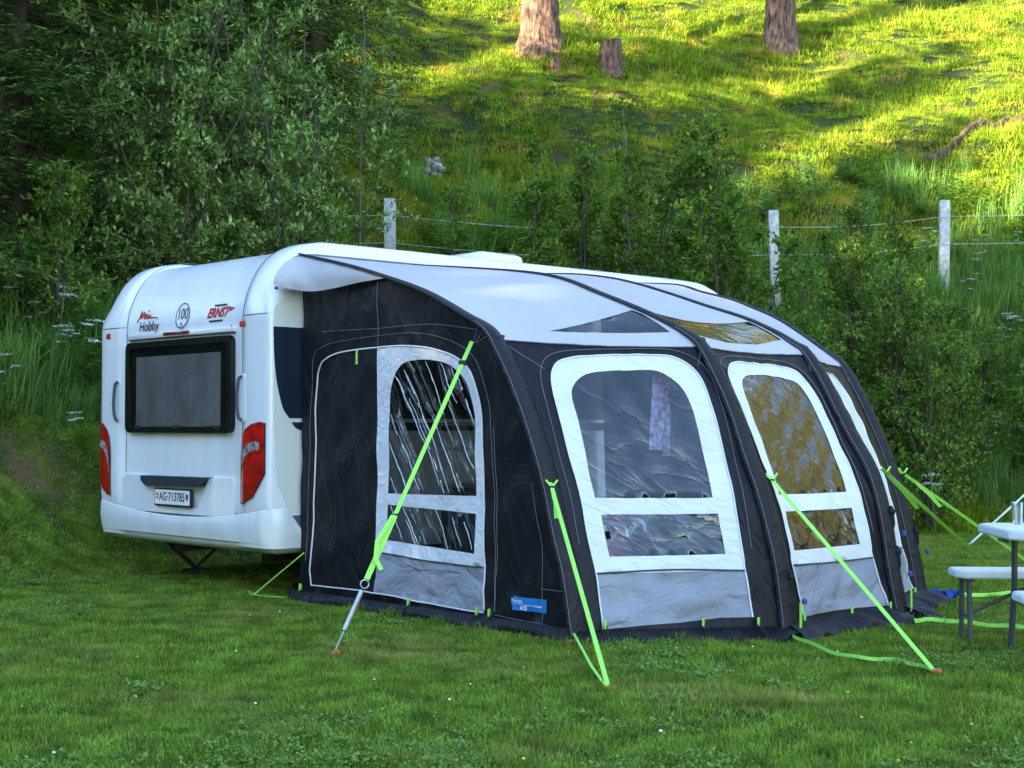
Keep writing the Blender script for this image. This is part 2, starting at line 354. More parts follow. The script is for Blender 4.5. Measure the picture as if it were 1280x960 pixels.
# ------------------------------------------------------------------ caravan
CW = 2.80; CMID = 1.42
van = empty('caravan', CO, CA)
tag(van, 'white touring caravan at the foot of the bank, the dark awning on its side', 'caravan')
PROF = [(.0, 2.02), (.0, 2.16), (.03, 2.31), (.10, 2.47), (.20, 2.60), (.34, 2.695), (.52, 2.742), (.75, 2.755), (2, 2.757), (4, 2.757), (5.0, 2.75), (5.25, 2.72), (5.45, 2.64), (5.6, 2.5),
        (5.74, 2.2), (5.86, 1.8), (5.9, 1.3), (5.86, .9), (5.74, .6), (5.5, .44), (4, .42), (2, .42), (.6, .42), (.3, .42), (.1, .47), (.02, .62), (.0, .8), (.0, 1.2), (.0, 1.6)]
SY = .08                                   # the side sheets stand 8 cm inside the y = 0 line of the awning rail
TIGHT = [(.0, .034), (.008, .018), (.022, .008), (.045, .003), (.08, 0), (.12, 0), (.16, 0), (.30, 0), (.34, .006), (.37, .02), (.39, .035), (.41, .04)]
BIG = [.15, .118, .088, .06, .036, .016, .004, 0, .006, .02, .035, .04]
_P0 = np.array(catmull(PROF, 3, True)); PC0 = sorted([tuple(p) for p in _P0 if p[0] < 1.3 and p[1] > .8], key=lambda p: (round(p[1], 4), p[0]))
def body_mesh():
    P = np.array(catmull(PROF, 3, True)); n = len(P)
    T = np.roll(P, -1, 0) - np.roll(P, 1, 0); T /= np.linalg.norm(T, axis=1)[:, None]; N = np.stack([-T[:, 1], T[:, 0]], 1)
    if ((P - P.mean(0)) * N).sum() < 0: N = -N
    w = np.clip((P[:, 1] - 2.15) / .35, 0, 1); w = w * w * (3 - 2 * w)
    st = [(SY + y, o, bo) for (y, o), bo in zip(TIGHT, BIG)]; st = st + [(q, .04, .04) for q in (.9, 1.4, 1.9)] + [(CW - y, o, bo) for (y, o, bo) in st[::-1]]
    V = []; F = []
    for (y, o, bo) in st:
        Q = P - N * (o * (1 - w) + bo * w)[:, None]; V += [(q[0], y, q[1]) for q in Q]
    for j in range(len(st) - 1):
        for i in range(n):
            k = (i + 1) % n; F.append((j * n + i, j * n + k, (j + 1) * n + k, (j + 1) * n + i))
    F.append(tuple(range(n))); F.append(tuple(range(len(V) - 1, len(V) - n - 1, -1)))
    return mobj('body', V, F, M['white'], van)
half = [(SY + y, o) for y, o in TIGHT]
body = body_mesh()
bm = bmesh.new(); bm.from_mesh(body.data); bmesh.ops.recalc_face_normals(bm, faces=bm.faces); bm.to_mesh(body.data); bm.free()
sharp_by_angle(body.data, 50)
# side sheet with the dark swoosh film, on the awning side
def xz_part(name, pts, y0, y1, mat, parent=van, smooth=False):
    mb = MB(); mb.prism(pts, lambda x, z: (x, y0, z), lambda x, z: (x, y1, z)); return mb.build(name, mat, parent, smooth)
def yz_part(name, pts, x0, x1, mat, parent=van, smooth=False):
    mb = MB(); mb.prism(pts, lambda y, z: (x0, y, z), lambda y, z: (x1, y, z)); return mb.build(name, mat, parent, smooth)
xz_part('side_sheet', [(.20, 2.35), (.26, 2.44), (.4, 2.50), (5.2, 2.50), (5.3, 2.3), (5.4, 1.4), (5.2, .66), (.18, .66), (.07, .9), (.042, 1.3), (.042, 2.2)], SY - .004, SY + .01, M['cream'])
xz_part('side_film', catmull([(.036, 2.055), (.042, 1.85), (.065, 1.65), (.12, 1.45), (.18, 1.368)], 4) + [(5.1, 1.368), (5.1, 2.055)], SY - .008, SY - .004, M['navy'])
xz_part('side_film', catmull([(.20, 1.338), (.245, 1.29), (.33, 1.27)], 4) + [(5.1, 1.27), (5.1, 1.338)], SY - .008, SY - .004, M['navy'])
xz_part('side_vent', [(.10, .635), (.19, .485), (.5, .485), (.5, .635)], SY - .010, SY - .002, M['midgrey'])
# awning rail following the roof edge
rail = catmull([(-.03, 2.33), (-.01, 2.43), (.05, 2.51), (.14, 2.575), (.28, 2.605), (.6, 2.61), (2, 2.612), (4.8, 2.61), (5.2, 2.56), (5.4, 2.44)], 6)
mb = MB(); mb.tube([(x + .06, .035, z) for x, z in rail], .014, 8); mb.build('awning_rail', M['midgrey'], van)
# door and side window, inside the awning
xz_part('caravan_door', [(2.55, .5), (3.2, .5), (3.2, 2.25), (2.55, 2.25)], SY - .02, SY - .009, M['white'])
xz_part('side_window', [(.95, 1.4), (1.95, 1.4), (1.95, 1.98), (.95, 1.98)], SY - .022, SY - .009, M['blackgloss'])
# shell seam lines on the ribs
for s in (0, 1):
    y0, y1 = (SY + .004, .47) if s == 0 else (CW - .47, CW - SY - .004)
    pts = []
    for k in range(13):
        y = y0 + (y1 - y0) * k / 12; yy = y if s == 0 else CW - y
        off = np.interp(yy, [h[0] for h in half], [h[1] for h in half]); pts.append((off - .001 + .0, y, 2.155))
    mb = MB(); mb.tube(pts, .004, 5); mb.build('shell_seam', M['midgrey'], van)
# horizontal ledge over the rear window
mb = MB(); mb.box((.028, CMID, 2.062), (.045, 1.66, .045), bev=.012); mb.build('window_ledge', M['white'], van)
mb = MB(); mb.box((.036, CMID, 2.034), (.02, 1.66, .006)); mb.build('panel_gap', M['midgrey'], van)
mb = MB(); mb.box((.002, 1.43, 2.066), (.02, .40, .026), bev=.006); mb.build('brake_light', M['dred'], van)
for y in (.60, 2.24):
    mb = MB(); mb.box((.002, y, 2.085), (.006, .012, .012), bev=.002); mb.build('screw_cap', M['dkgrey'], van)
# rear window
def rrect(y0, y1, z0, z1, r, n=6):
    out = []
    for cy, cz, a0 in ((y1 - r, z1 - r, 0), (y0 + r, z1 - r, 90), (y0 + r, z0 + r, 180), (y1 - r, z0 + r, 270)):
        for k in range(n + 1):
            a = R(a0 + 90 * k / n); out.append((cy + r * math.cos(a), cz + r * math.sin(a)))
    return out
win = yz_part('rear_window', rrect(.60, 2.26, 1.255, 2.015, .06), .02, .05, M['black'])
fr_ = MB(); o1 = rrect(.60, 2.26, 1.255, 2.015, .06); o2 = rrect(.665, 2.195, 1.305, 1.962, .05)
n1 = len(o1)
fr_.add([(-.004, y, z) for y, z in o1] + [(-.004, y, z) for y, z in o2] + [(.03, y, z) for y, z in o1] + [(.014, y, z) for y, z in o2],
        [(i, (i + 1) % n1, n1 + (i + 1) % n1, n1 + i) for i in range(n1)] + [(i, (i + 1) % n1, 2 * n1 + (i + 1) % n1, 2 * n1 + i) for i in range(n1)] + [(n1 + i, n1 + (i + 1) % n1, 3 * n1 + (i + 1) % n1, 3 * n1 + i) for i in range(n1)])
fr_.build('frame', M['blackgloss'], win)
# curtains behind the pane
def curtain(y0, y1, z0, z1, x, amp, waves):
    V = []; F = []; nn = 60
    for j in range(2):
        for i in range(nn + 1):
            y = y0 + (y1 - y0) * i / nn; V.append((x + amp * math.sin(i / nn * waves * 6.283), y if j else y, z1 if j else z0))
    for i in range(nn): F.append((i, i + 1, nn + 2 + i, nn + 1 + i))
    return V, F
for (y0, y1, w_) in ((.77, 1.36, 6), (1.36, 2.10, 7)):
    v, f = curtain(y0, y1, 1.28, 1.89, .0135, .005, w_); mobj('curtain', v, f, M['curtain'], win)
v, f = curtain(.86, 1.98, 1.72, 1.88, .0098, .001, 2); mobj('blind', v, f, M['curtain'], win)
mobj('pane', [(.008, y, z) for y, z in o2], [tuple(range(n1))[::-1]], M['carglass'], win, False)
for y in (.80, 1.42, 2.05):
    mb = MB(); mb.box((-.002, y, 1.30), (.012, .09, .03), bev=.004); mb.build('latch', M['black'], win)
# joints between the corner ribs and the recessed middle panel
for y in (.495, CW - .495):
    pts = [(float(a[0]) + .037, y, float(a[1])) for a in PC0 if a[1] > .85 and a[0] < 1.2]
    mb = MB(); mb.tube(pts, .0028, 4); mb.build('panel_joint', M['midgrey'], van)
# corner grab handles with pale recess
for s, y in ((0, .44), (1, CW - .42)):
    h = empty('grab_handle', (0, y, 0), 0, van)
    mb = MB(); mb.prism(rrect(-.035, .035, 1.34, 1.71, .034), lambda a, b: (-.002, a - (.01 if s == 0 else -.01), b), lambda a, b: (.01, a - (.01 if s == 0 else -.01), b)); mb.build('recess', M['bumper'], h, False)
    mb = MB(); mb.tube(catmull([(-.004, .0, 1.69), (-.022, .018, 1.67), (-.03, .022, 1.6), (-.034, .024, 1.5), (-.03, .022, 1.42), (-.022, .012, 1.37), (-.004, .0, 1.352)], 4), .013, 8); mb.build('grip', M['dkgrey'], h)
# marker lights
for y in (.44, CW - .24):
    mb = MB(); mb.box((-.002, y, 2.09), (.014, .07, .045), bev=.005); mb.build('marker_light', M['redprint'], van)
# tail lights: outline curved onto the rib
LAMP = [(.125, 1.330), (.20, 1.335), (.305, 1.317), (.387, 1.279), (.455, 1.217), (.488, 1.126), (.496, 1.049), (.496, .712), (.43, .722), (.381, .74), (.286, .773), (.205, .859), (.15, .92), (.125, .95)]
REFL = [(.19, 1.185), (.235, 1.196), (.331, 1.178), (.405, 1.128), (.448, 1.06), (.476, .92), (.435, 1.015), (.37, 1.085), (.30, 1.118), (.235, 1.128), (.19, 1.125)]
def ribx(y):
    yy = min(y, CW - y); return float(np.interp(yy, [h_[0] for h_ in half], [h_[1] for h_ in half]))
def poly_patch(outline, h):
    """2D triangulated patch of an outline with inner grid points"""
    out = [np.array(p, float) for p in outline]; pts = []
    for i in range(len(out)):
        a, b = out[i], out[(i + 1) % len(out)]; k = max(1, int(np.linalg.norm(b - a) / h))
        for q in range(k): pts.append(a + (b - a) * q / k)
    return pts
def inside(P, poly):
    P = np.asarray(P, float); c = np.zeros(len(P), bool); A = np.asarray(poly, float); n = len(A)
    for i in range(n):
        x1, y1 = A[i]; x2, y2 = A[(i + 1) % n]
        if y1 == y2: continue
        cond = ((y1 > P[:, 1]) != (y2 > P[:, 1])) & (P[:, 0] < (x2 - x1) * (P[:, 1] - y1) / (y2 - y1) + x1); c ^= cond
    return c
def region(outer, holes, h, asp=(1, 1)):
    """triangulate a region; h grid step after scaling by asp"""
    A = np.array(asp, float); loops = []
    for lp in [outer] + list(holes): loops.append([np.array(p) for p in poly_patch([np.array(q) * A for q in lp], h)])
    verts = []; edges = []
    for lp in loops:
        b = len(verts); verts += lp; edges += [(b + i, b + (i + 1) % len(lp)) for i in range(len(lp))]
    O = np.array(loops[0]); mn, mx_ = O.min(0), O.max(0)
    gx, gy = np.meshgrid(np.arange(mn[0] + h * .5, mx_[0], h), np.arange(mn[1] + h * .5, mx_[1], h)); G = np.stack([gx.ravel(), gy.ravel()], 1)
    if len(G):
        ok = inside(G, O)
        for hl in loops[1:]: ok &= ~inside(G, np.array(hl))
        G = G[ok]; Bv = np.array(verts)
        if len(G):
            d = np.min(((G[:, None, :] - Bv[None, :, :]) ** 2).sum(2), axis=1); G = G[d > (h * .45) ** 2]
        verts += list(G)
    r = delaunay_2d_cdt([Vector(v) for v in verts], edges, [], 0, 1e-7)
    V = np.array([v[:] for v in r[0]]); Fc = [tuple(f) for f in r[2]]
    C = np.array([V[list(f)].mean(0) for f in Fc]); ok = inside(C, O)
    for hl in loops[1:]: ok &= ~inside(C, np.array(hl))
    return V / A, [f for f, k in zip(Fc, ok) if k]
for s in (0, 1):
    fl = (lambda y: y) if s == 0 else (lambda y: 2.735 - (y - .125) * .62)
    lamp = None
    for nm, ol, dx, mt in (('tail_light', LAMP, .014, M['red']), ('reflector', REFL, .018, M['clearlens'])):
        V, F = region(ol, [], .03)
        vv = [(ribx(fl(y)) - dx, fl(y), z) for y, z in V]; nb = len(vv)
        ed = {}
        for f in F:
            for i in range(3):
                a, b = f[i], f[(i + 1) % 3]; k = (min(a, b), max(a, b)); ed[k] = ed.get(k, 0) + 1
        vv += [(ribx(fl(y)) + .01, fl(y), z) for y, z in V]
        F2 = list(F) + [(a, b, b + nb, a + nb) for (a, b), c in ed.items() if c == 1]
        o = mobj(nm, vv, F2, mt, van if lamp is None else lamp, True, 40)
        if lamp is None: lamp = o
    mb = MB(); mb.tube([(ribx(fl(y)) - .008, fl(y), z) for y, z in LAMP], .007, 5, closed=True); mb.build('bezel', M['black'], lamp)
# number plate carrier
yz_part('carrier_panel', [(2.32, .86), (2.24, .90), (1.88, .895), (1.76, .655), (1.10, .65), (.93, .90), (.60, .905), (.60, .855), (.62, .60), (2.30, .60)], .012, .05, M['white'])
mb = MB(); mb.prism([(1.90, .90), (.90, .905), (1.00, .86), (1.04, .825), (1.86, .815), (1.92, .86)], lambda y, z: (-.05 + .02 * (.9 - z) / .09, y, z), lambda y, z: (.04, y, z)); mb.build('bumper_bar', M['dkgrey'], van, False)
plate = yz_part('number_plate', rrect(1.17, 1.73, .655, .80, .008, 2), -.012, .012, M['black'])
yz_part('plate_face', rrect(1.18, 1.72, .672, .79, .008, 2), -.015, -.012, M['whiteprint'], plate)
def text(s, size, loc, mat, parent, name='lettering', rot=None, shear=0, xs=1.0, align='CENTER', bold=0.0):
    cu = bpy.data.curves.new(name, 'FONT'); cu.body = s; cu.size = size; cu.shear = shear; cu.align_x = align; cu.align_y = 'CENTER'; cu.extrude = .0006; cu.offset = bold
    cu.materials.append(mat); o = bpy.data.objects.new(name, cu); link(o, parent)
    Mx = rot if rot is not None else Matrix(((0, 0, -1), (-1, 0, 0), (0, 1, 0))).to_4x4()
    o.matrix_local = Matrix.Translation(loc) @ Mx @ Matrix.Diagonal((xs, 1, 1, 1)); return o
text('AG\u00b7713785', .098, (-.0165, 1.45, .731), M['blackprint'], plate, xs=.88, bold=.001)
def shield(y, z, w, h, x, mat, parent, name='shield'):
    return yz_part(name, [(y - w / 2, z + h / 2), (y + w / 2, z + h / 2), (y + w / 2, z), (y + w * .3, z - h * .35), (y, z - h / 2), (y - w * .3, z - h * .35), (y - w / 2, z)], x, x + .002, mat, parent)
shield(1.685, .735, .036, .05, -.0172, M['redprint'], plate); shield(1.215, .735, .036, .05, -.0172, M['blueprint'], plate)
mb = MB(); mb.box((-.018, 1.685, .738), (.001, .008, .026)); mb.box((-.0183, 1.685, .738), (.001, .022, .008)); mb.build('cross', M['whiteprint'], plate, False)
# stickers on the sloping upper panel: follow the profile
PC = np.array(catmull(PROF, 3, True))
def rear_at(z):
    seg = [(PC[i], PC[i + 1]) for i in range(0, 20)]
    for a, b in seg:
        if a[1] <= z <= b[1]:
            t = (z - a[1]) / (b[1] - a[1] + 1e-9); x = a[0] + (b[0] - a[0]) * t; d = b - a; return x, math.atan2(d[0], d[1])
    return 0, 0
def sticker_matrix(y, z, lift=.004):
    x, a = rear_at(z); rot = Matrix(((0, 0, -1), (-1, 0, 0), (0, 1, 0))).to_4x4()
    tilt = Matrix.Rotation(a, 4, 'Y'); n = tilt @ Vector((-1, 0, 0))
    return Matrix.Translation(Vector((x + .04, y, z)) + n * lift + Vector((.0, 0, 0))) @ tilt @ rot
def place(o, mx, dx, dy, xs=1): o.matrix_local = mx @ Matrix.Translation((dx, dy, 0)) @ Matrix.Diagonal((xs, 1, 1, 1))
mx = sticker_matrix(1.40, 2.21, .003)
o = text('100', .13, (0, 0, 0), M['blackprint'], van, 'speed_number', bold=.001); place(o, mx, 0, .008, .86)
mb = MB(); mb.lathe([(.098, 0), (.106, .001), (.098, .002)], n=40); o = mb.build('speed_disc', M['blackprint'], van); o.matrix_local = mx
mb = MB(); mb.lathe([(0, .0005), (.1, .0005)], n=40); o = mb.build('speed_disc_face', M['whiteprint'], van); o.matrix_local = mx @ Matrix.Translation((0, 0, -.002))
mb = MB(); mb.box((0, -.075, .001), (.022, .026, .001)); o = mb.build('stamp', M['blueprint'], van, False); o.matrix_local = mx
mx = sticker_matrix(1.97, 2.20)
def stroke(pts, w, mat, mx, name='script_stroke'):
    mb = MB(); mb.tube([(x, y, .0) for x, y in catmull(pts, 5)], w, 4); o = mb.build(name, mat, van); o.matrix_local = mx; return o
# "Mein" as a brushed red script, Hobby under it
stroke([(-.17, -.01), (-.13, .03), (-.105, .085), (-.10, .02), (-.06, .075), (-.055, .015)], .0055, M['redprint'], mx)
stroke([(-.045, .03), (-.015, .045), (-.03, .055), (-.045, .02), (-.01, .018)], .005, M['redprint'], mx)
stroke([(.0, .05), (.003, .018), (.02, .02)], .005, M['redprint'], mx)
stroke([(.025, .045), (.028, .018), (.045, .045), (.052, .018), (.10, .022), (.17, .012)], .0045, M['redprint'], mx)
stroke([(.004, .075), (.012, .085)], .005, M['redprint'], mx)
o = text('Hobby', .118, (0, 0, 0), M['blackprint'], van, bold=.0006); place(o, mx, .04, -.055, 1.0)
mx = sticker_matrix(.86, 2.20)
o = text('ERNST', .105, (0, 0, 0), M['redprint'], van, shear=.5, bold=.0035); place(o, mx, -.01, .0, .98)
mb = MB(); mb.add([(.14, .045, 0), (.24, .03, 0), (.15, .0, 0), (.17, .025, 0)], [(0, 1, 3), (1, 2, 3)]); o = mb.build('arrow_mark', M['redprint'], van, False); o.matrix_local = mx
for (dx, dy, w) in ((.03, .062, .18), (-.02, -.062, .2)):
    mb = MB(); mb.box((dx, dy, 0), (w, .014, .001)); o = mb.build('print_strip', M['blackprint'], van, False); o.matrix_local = mx
# lower moulded bumper shell, wrapping round the corners onto the side
def bumper():
    V = []; F = []; path = []
    for k in range(7): path.append((.95 - k * .13, SY - .03, 0))
    for k in range(9):
        a = R(90 * k / 8); path.append((.14 - .14 * math.sin(a), SY + .11 - .14 * math.cos(a), 0))
    for k in range(1, 30): path.append((0, SY + .11 + (CW - .22 - 2 * SY) * k / 30, 0))
    for k in range(9):
        a = R(90 * k / 8); path.append((.14 - .14 * math.cos(a), CW - SY - .11 + .14 * math.sin(a), 0))
    for k in range(7): path.append((.2 + k * .13, CW - SY + .03, 0))
    n = len(path)
    for i, (x, y, _) in enumerate(path):
        a = path[max(i - 1, 0)]; b = path[min(i + 1, n - 1)]; d = Vector((b[0] - a[0], b[1] - a[1], 0)).normalized(); nr = Vector((-d.y, d.x, 0))
        if nr.dot(Vector((x - 2.5, y - CW / 2, 0))) < 0: nr = -nr
        u = abs(y - CMID) / (CW / 2); onside = x > .14
        zt = .575 + .115 * u ** 2.2 if not onside else .69 - .32 * min((x - .14) / .14, 1)*.62
        lip = .425 + .0 * u
        cut = 1 if u < .62 and not onside else max(0, 1 - (u - .62) / .08) if not onside else 0
        ins = .03
        sec = [(.003, zt + .010), (.012, zt + .004), (.018, zt - .02), (.022, .55 if zt > .58 else zt - .05), (.012, lip + .05), (.004, lip), (.000 - .022 * cut, lip - .012 * cut), (-.005 - .02 * cut, .392), (-.06, .358), (-.13, .340), (-.2, .335)]
        for (o, z) in sec: V.append((x + nr.x * o, y + nr.y * o, z))
    m = 11
    for i in range(n - 1):
        for j in range(m - 1): F.append((i * m + j, i * m + j + 1, (i + 1) * m + j + 1, (i + 1) * m + j))
    o = mobj('bumper_shell', V, F, M['bumper'], van); sharp_by_angle(o.data, 40)
bumper()
mb = MB(); mb.box((3.1, SY - .012, .41), (4.6, .03, .13), bev=.01); mb.build('side_skirt', M['bumper'], van)
# roof hatch
mb = MB(); mb.box((2.80, .80, 2.775), (.55, .55, .2), bev=.07); mb.build('roof_hatch', M['white'], van)
mb = MB(); mb.box((4.4, 1.6, 2.79), (.5, .5, .12), bev=.05); mb.build('roof_hatch', M['white'], van)
# underbody
mb = MB(); mb.box((2.9, CMID, .40), (5.2, 2.5, .08)); mb.build('floor_underside', M['black'], van, False)
for y in (.75, 2.1):
    mb = MB(); mb.box((2.9, y, .30), (5.0, .06, .14), bev=.01); mb.build('chassis_rail', M['chassis'], van)
for y in (.12, CW - .12):
    w = empty('wheel', (2.9, y, .33), 0, van); ax = Matrix.Rotation(R(90), 4, 'X')
    mb = MB(); mb.lathe([(.19, -.09), (.29, -.1), (.325, -.07), (.33, 0), (.325, .07), (.29, .1), (.19, .09)], n=32, axis=ax); mb.build('tyre', M['black'], w)
    mb = MB(); mb.lathe([(0, .06), (.1, .06), (.17, .085), (.19, .09), (.19, -.09), (0, -.08)], n=32, axis=ax); mb.build('rim', M['steel'], w)
for y in (.55, CW - .55):
    j = empty('corner_steady', (.7, y, .0), 0, van)
    mb = MB(); mb.tube([(-.35, 0, .36), (.0, 0, .05)], .02, 8); mb.tube([(.35, 0, .34), (.0, 0, .07)], .016, 8); mb.build('strut', M['chassis'], j)
    mb = MB(); mb.box((0, 0, .03), (.2, .16, .05), bev=.012); mb.build('foot', M['black'], j)
mb = MB(); mb.tube([(.15, .62, .35), (.35, .62, .31)], .012, 6); mb.build('tow_eye', M['steel'], van)

# ------------------------------------------------------------------ awning
tent = empty('awning', CO, CA)
tag(tent, 'charcoal and pale grey inflatable awning fixed to the side of the white caravan', 'awning')
PP = {
 'A': (.22, (.2, -2.95), [(0, 2.6), (.58, 2.475), (1.01, 2.362), (1.5, 2.215), (1.92, 2.03), (2.13, 1.93), (2.24, 1.81), (2.37, 1.625), (2.46, 1.471), (2.55, 1.295), (2.69, .96), (2.79, .62), (2.87, .40), (2.95, 0)], 1.93),
 'B': (1.3, (1.3, -3.68), [(0, 2.6), (.7, 2.52), (1.4, 2.43), (1.77, 2.349), (2.07, 2.239), (2.4, 2.121), (2.68, 2.01), (2.93, 1.884), (3.03, 1.791), (3.18, 1.553), (3.27, 1.382), (3.38, 1.107), (3.47, .908), (3.55, .671), (3.62, .417), (3.68, 0)], 1.884),
 'C': (2.4, (2.55, -3.69), [(0, 2.6), (.63, 2.56), (1.07, 2.50), (1.39, 2.426), (1.74, 2.319), (2.08, 2.207), (2.43, 2.098), (2.68, 1.99), (2.88, 1.873), (2.94, 1.837), (3.08, 1.645), (3.2, 1.434), (3.32, 1.228), (3.45, 1.03), (3.53, .819), (3.58, .587), (3.62, .334), (3.69, 0)], 1.873),
 'D': (3.5, (3.62, -3.19), [(0, 2.6), (.86, 2.53), (1.11, 2.456), (1.47, 2.36), (1.65, 2.29), (1.92, 2.177), (2.18, 2.02), (2.46, 1.83), (2.51, 1.796), (2.65, 1.58), (2.8, 1.3), (2.95, .96), (3.03, .706), (3.1, .437), (3.19, 0)], 1.83)}
POLE = {}
for k_, (xr, b_, pr, ez) in PP.items():
    pr = np.array(pr, float); fine = np.array(catmull(pr, 8)); seg = np.hypot(*np.diff(fine, axis=0).T); L_ = np.r_[0, np.cumsum(seg)]
    e_ = [i for i in range(len(pr)) if abs(pr[i, 1] - ez) < 1e-6][0] * 8
    # soften the bend at the eave a little
    kern = np.ones(5) / 5; sm = fine.copy()
    for c_ in range(2): sm[2:-2, c_] = np.convolve(fine[:, c_], kern, 'valid')
    POLE[k_] = (xr, b_, sm, L_, L_[e_], pr[-1, 0])
def pole(k, t):
    xr, b, fi, L_, Le, D = POLE[k]; t = np.asarray(t, float)
    l = np.where(t <= 1, Le * t, Le + (L_[-1] - Le) * (t - 1)); d = np.interp(l, L_, fi[:, 0]); z = np.interp(l, L_, fi[:, 1]); q = d / D
    return np.stack([xr + (b[0] - xr) * q, b[1] * q, z], -1)
BAYC = {('A', 'B'): 1, ('B', 'C'): 2, ('C', 'D'): 3}
def bay_raw(a, b, s, t):
    s = np.asarray(s, float)[..., None]; return pole(a, t) * (1 - s) + pole(b, t) * s
def bay(a, b, s, t, off=0.0):
    s = np.asarray(s, float); t = np.asarray(t, float); e = .004
    P = bay_raw(a, b, s, t); ds = bay_raw(a, b, s + e, t) - bay_raw(a, b, s - e, t); dt = bay_raw(a, b, s, np.minimum(t + e, 2)) - bay_raw(a, b, s, np.maximum(t - e, 0))
    N = np.cross(dt, ds); N /= np.linalg.norm(N, axis=-1)[..., None] + 1e-12
    N = np.where((N[..., 1:2] > 0) & (np.abs(N[..., 1:2]) > np.abs(N[..., 2:3])), -N, N)
    # outward: away from the awning's middle
    cdir = P - np.array([1.9, -1.4, .9]); sg = np.sign((N * cdir).sum(-1))[..., None]; N = N * sg
    k = BAYC[(a, b)]; fr = np.clip((t - 1.0) / .12, 0, 1); lowm = np.clip((t - 1.72) / .15, 0, 1)
    belly = np.sin(np.pi * np.clip(s, 0, 1))
    d = -.03 * belly * fr - .025 * belly * (1 - fr) * np.clip(t * 2, 0, 1)
    wr = .006 * np.sin(s * 31 + t * 23 + k) * np.sin(s * 11 - t * 31 + k * 2) + .003 * np.sin(s * 58 + t * 50) * np.sin(s * 9 - t * 13 + k)
    wr = wr + lowm * (.014 * np.sin(s * 14 + t * 38 + k * 2.1) * np.sin(s * 23 - t * 17) + .01 * np.sin(s * 7 + t * 55 + k))
    d = d + wr * belly * (.3 + .7 * fr) + off
    return P + N * d[..., None] if isinstance(d, np.ndarray) else P + N * d
def surf_part(name, fn, outer, holes, h, asp, mat, parent, kind=None):
    V, F = region(outer, holes, h, asp); P = fn(V[:, 0], V[:, 1])
    f0 = np.array(F); nn = np.cross(P[f0[:, 1]] - P[f0[:, 0]], P[f0[:, 2]] - P[f0[:, 0]]).sum(0)
    if nn @ (P.mean(0) - np.array([1.9, -1.4, .9])) < 0: F = [f[::-1] for f in F]
    o = mobj(name, P, F, mat, parent); return o
def round_poly(pts, n=5): return [tuple(p) for p in catmull(pts, n, True)]
def curve_on(fn, pts, r, name, mat, parent, closed=False, n=5):
    P = catmull([(x, y) for x, y in pts], n, closed); A = np.array(P); Q = fn(A[:, 0], A[:, 1]); mb = MB(); mb.tube(Q, r, 5, closed=closed); return mb.build(name, mat, parent)
# outlines per bay in (s across, t down) of the surface
FR = {'AB': [(.845, 1.30), (.872, 1.5), (.855, 1.63), (.842, 1.712), (.834, 1.79), (.128, 1.80), (.13, 1.7), (.138, 1.577), (.135, 1.42), (.15, 1.27), (.178, 1.18), (.23, 1.13), (.31, 1.1), (.46, 1.085), (.62, 1.081), (.76, 1.08), (.84, 1.095), (.893, 1.128), (.912, 1.18), (.902, 1.27), (.893, 1.37)],
      }
FRAME = {
 'AB': [(.128, 1.80), (.13, 1.70), (.136, 1.577), (.134, 1.45), (.148, 1.31), (.17, 1.21), (.215, 1.145), (.29, 1.108), (.42, 1.09), (.6, 1.082), (.76, 1.08), (.84, 1.092), (.893, 1.128), (.912, 1.18), (.903, 1.27), (.893, 1.37), (.876, 1.48), (.855, 1.62), (.843, 1.71), (.834, 1.795)],
 'BC': [(.112, 1.785), (.122, 1.70), (.124, 1.6), (.106, 1.47), (.098, 1.36), (.088, 1.26), (.10, 1.165), (.145, 1.122), (.22, 1.098), (.34, 1.092), (.5, 1.093), (.67, 1.10), (.77, 1.115), (.83, 1.16), (.857, 1.23), (.857, 1.33), (.838, 1.45), (.833, 1.58), (.84, 1.69), (.842, 1.79)],
 'CD': [(.12, 1.785), (.12, 1.6), (.11, 1.45), (.11, 1.3), (.13, 1.19), (.2, 1.13), (.32, 1.105), (.45, 1.1), (.56, 1.105), (.65, 1.15), (.68, 1.23), (.69, 1.32), (.67, 1.44), (.67, 1.55), (.69, 1.66), (.70, 1.785)]}
PANE1 = {
 'AB': [(.203, 1.575), (.206, 1.5), (.22, 1.42), (.232, 1.32), (.243, 1.25), (.266, 1.215), (.32, 1.18), (.39, 1.157), (.5, 1.145), (.62, 1.14), (.71, 1.142), (.765, 1.165), (.80, 1.21), (.807, 1.27), (.80, 1.34), (.785, 1.45), (.763, 1.572)],
 'BC': [(.152, 1.565), (.163, 1.48), (.17, 1.38), (.165, 1.28), (.19, 1.2), (.243, 1.16), (.32, 1.143), (.43, 1.139), (.57, 1.142), (.68, 1.152), (.75, 1.175), (.779, 1.22), (.783, 1.28), (.778, 1.37), (.755, 1.46), (.738, 1.571)],
 'CD': [(.17, 1.565), (.17, 1.4), (.18, 1.25), (.22, 1.18), (.30, 1.15), (.39, 1.15), (.44, 1.2), (.48, 1.3), (.49, 1.42), (.50, 1.565)]}
PANE2 = {'AB': [(.216, 1.626), (.769, 1.622), (.757, 1.746), (.209, 1.751)], 'BC': [(.163, 1.62), (.744, 1.625), (.749, 1.744), (.158, 1.742)], 'CD': [(.17, 1.62), (.50, 1.62), (.50, 1.73), (.17, 1.73)]}
LOW = {'AB': [(.130, 1.803), (.831, 1.79), (.84, 1.936), (.69, 1.936), (.5, 1.948), (.339, 1.953), (.122, 1.963)], 'BC': [(.114, 1.79), (.84, 1.792), (.905, 1.948), (.662, 1.942), (.439, 1.94), (.154, 1.946)], 'CD': [(.12, 1.79), (.70, 1.79), (.78, 1.94), (.3, 1.935), (.12, 1.94)]}
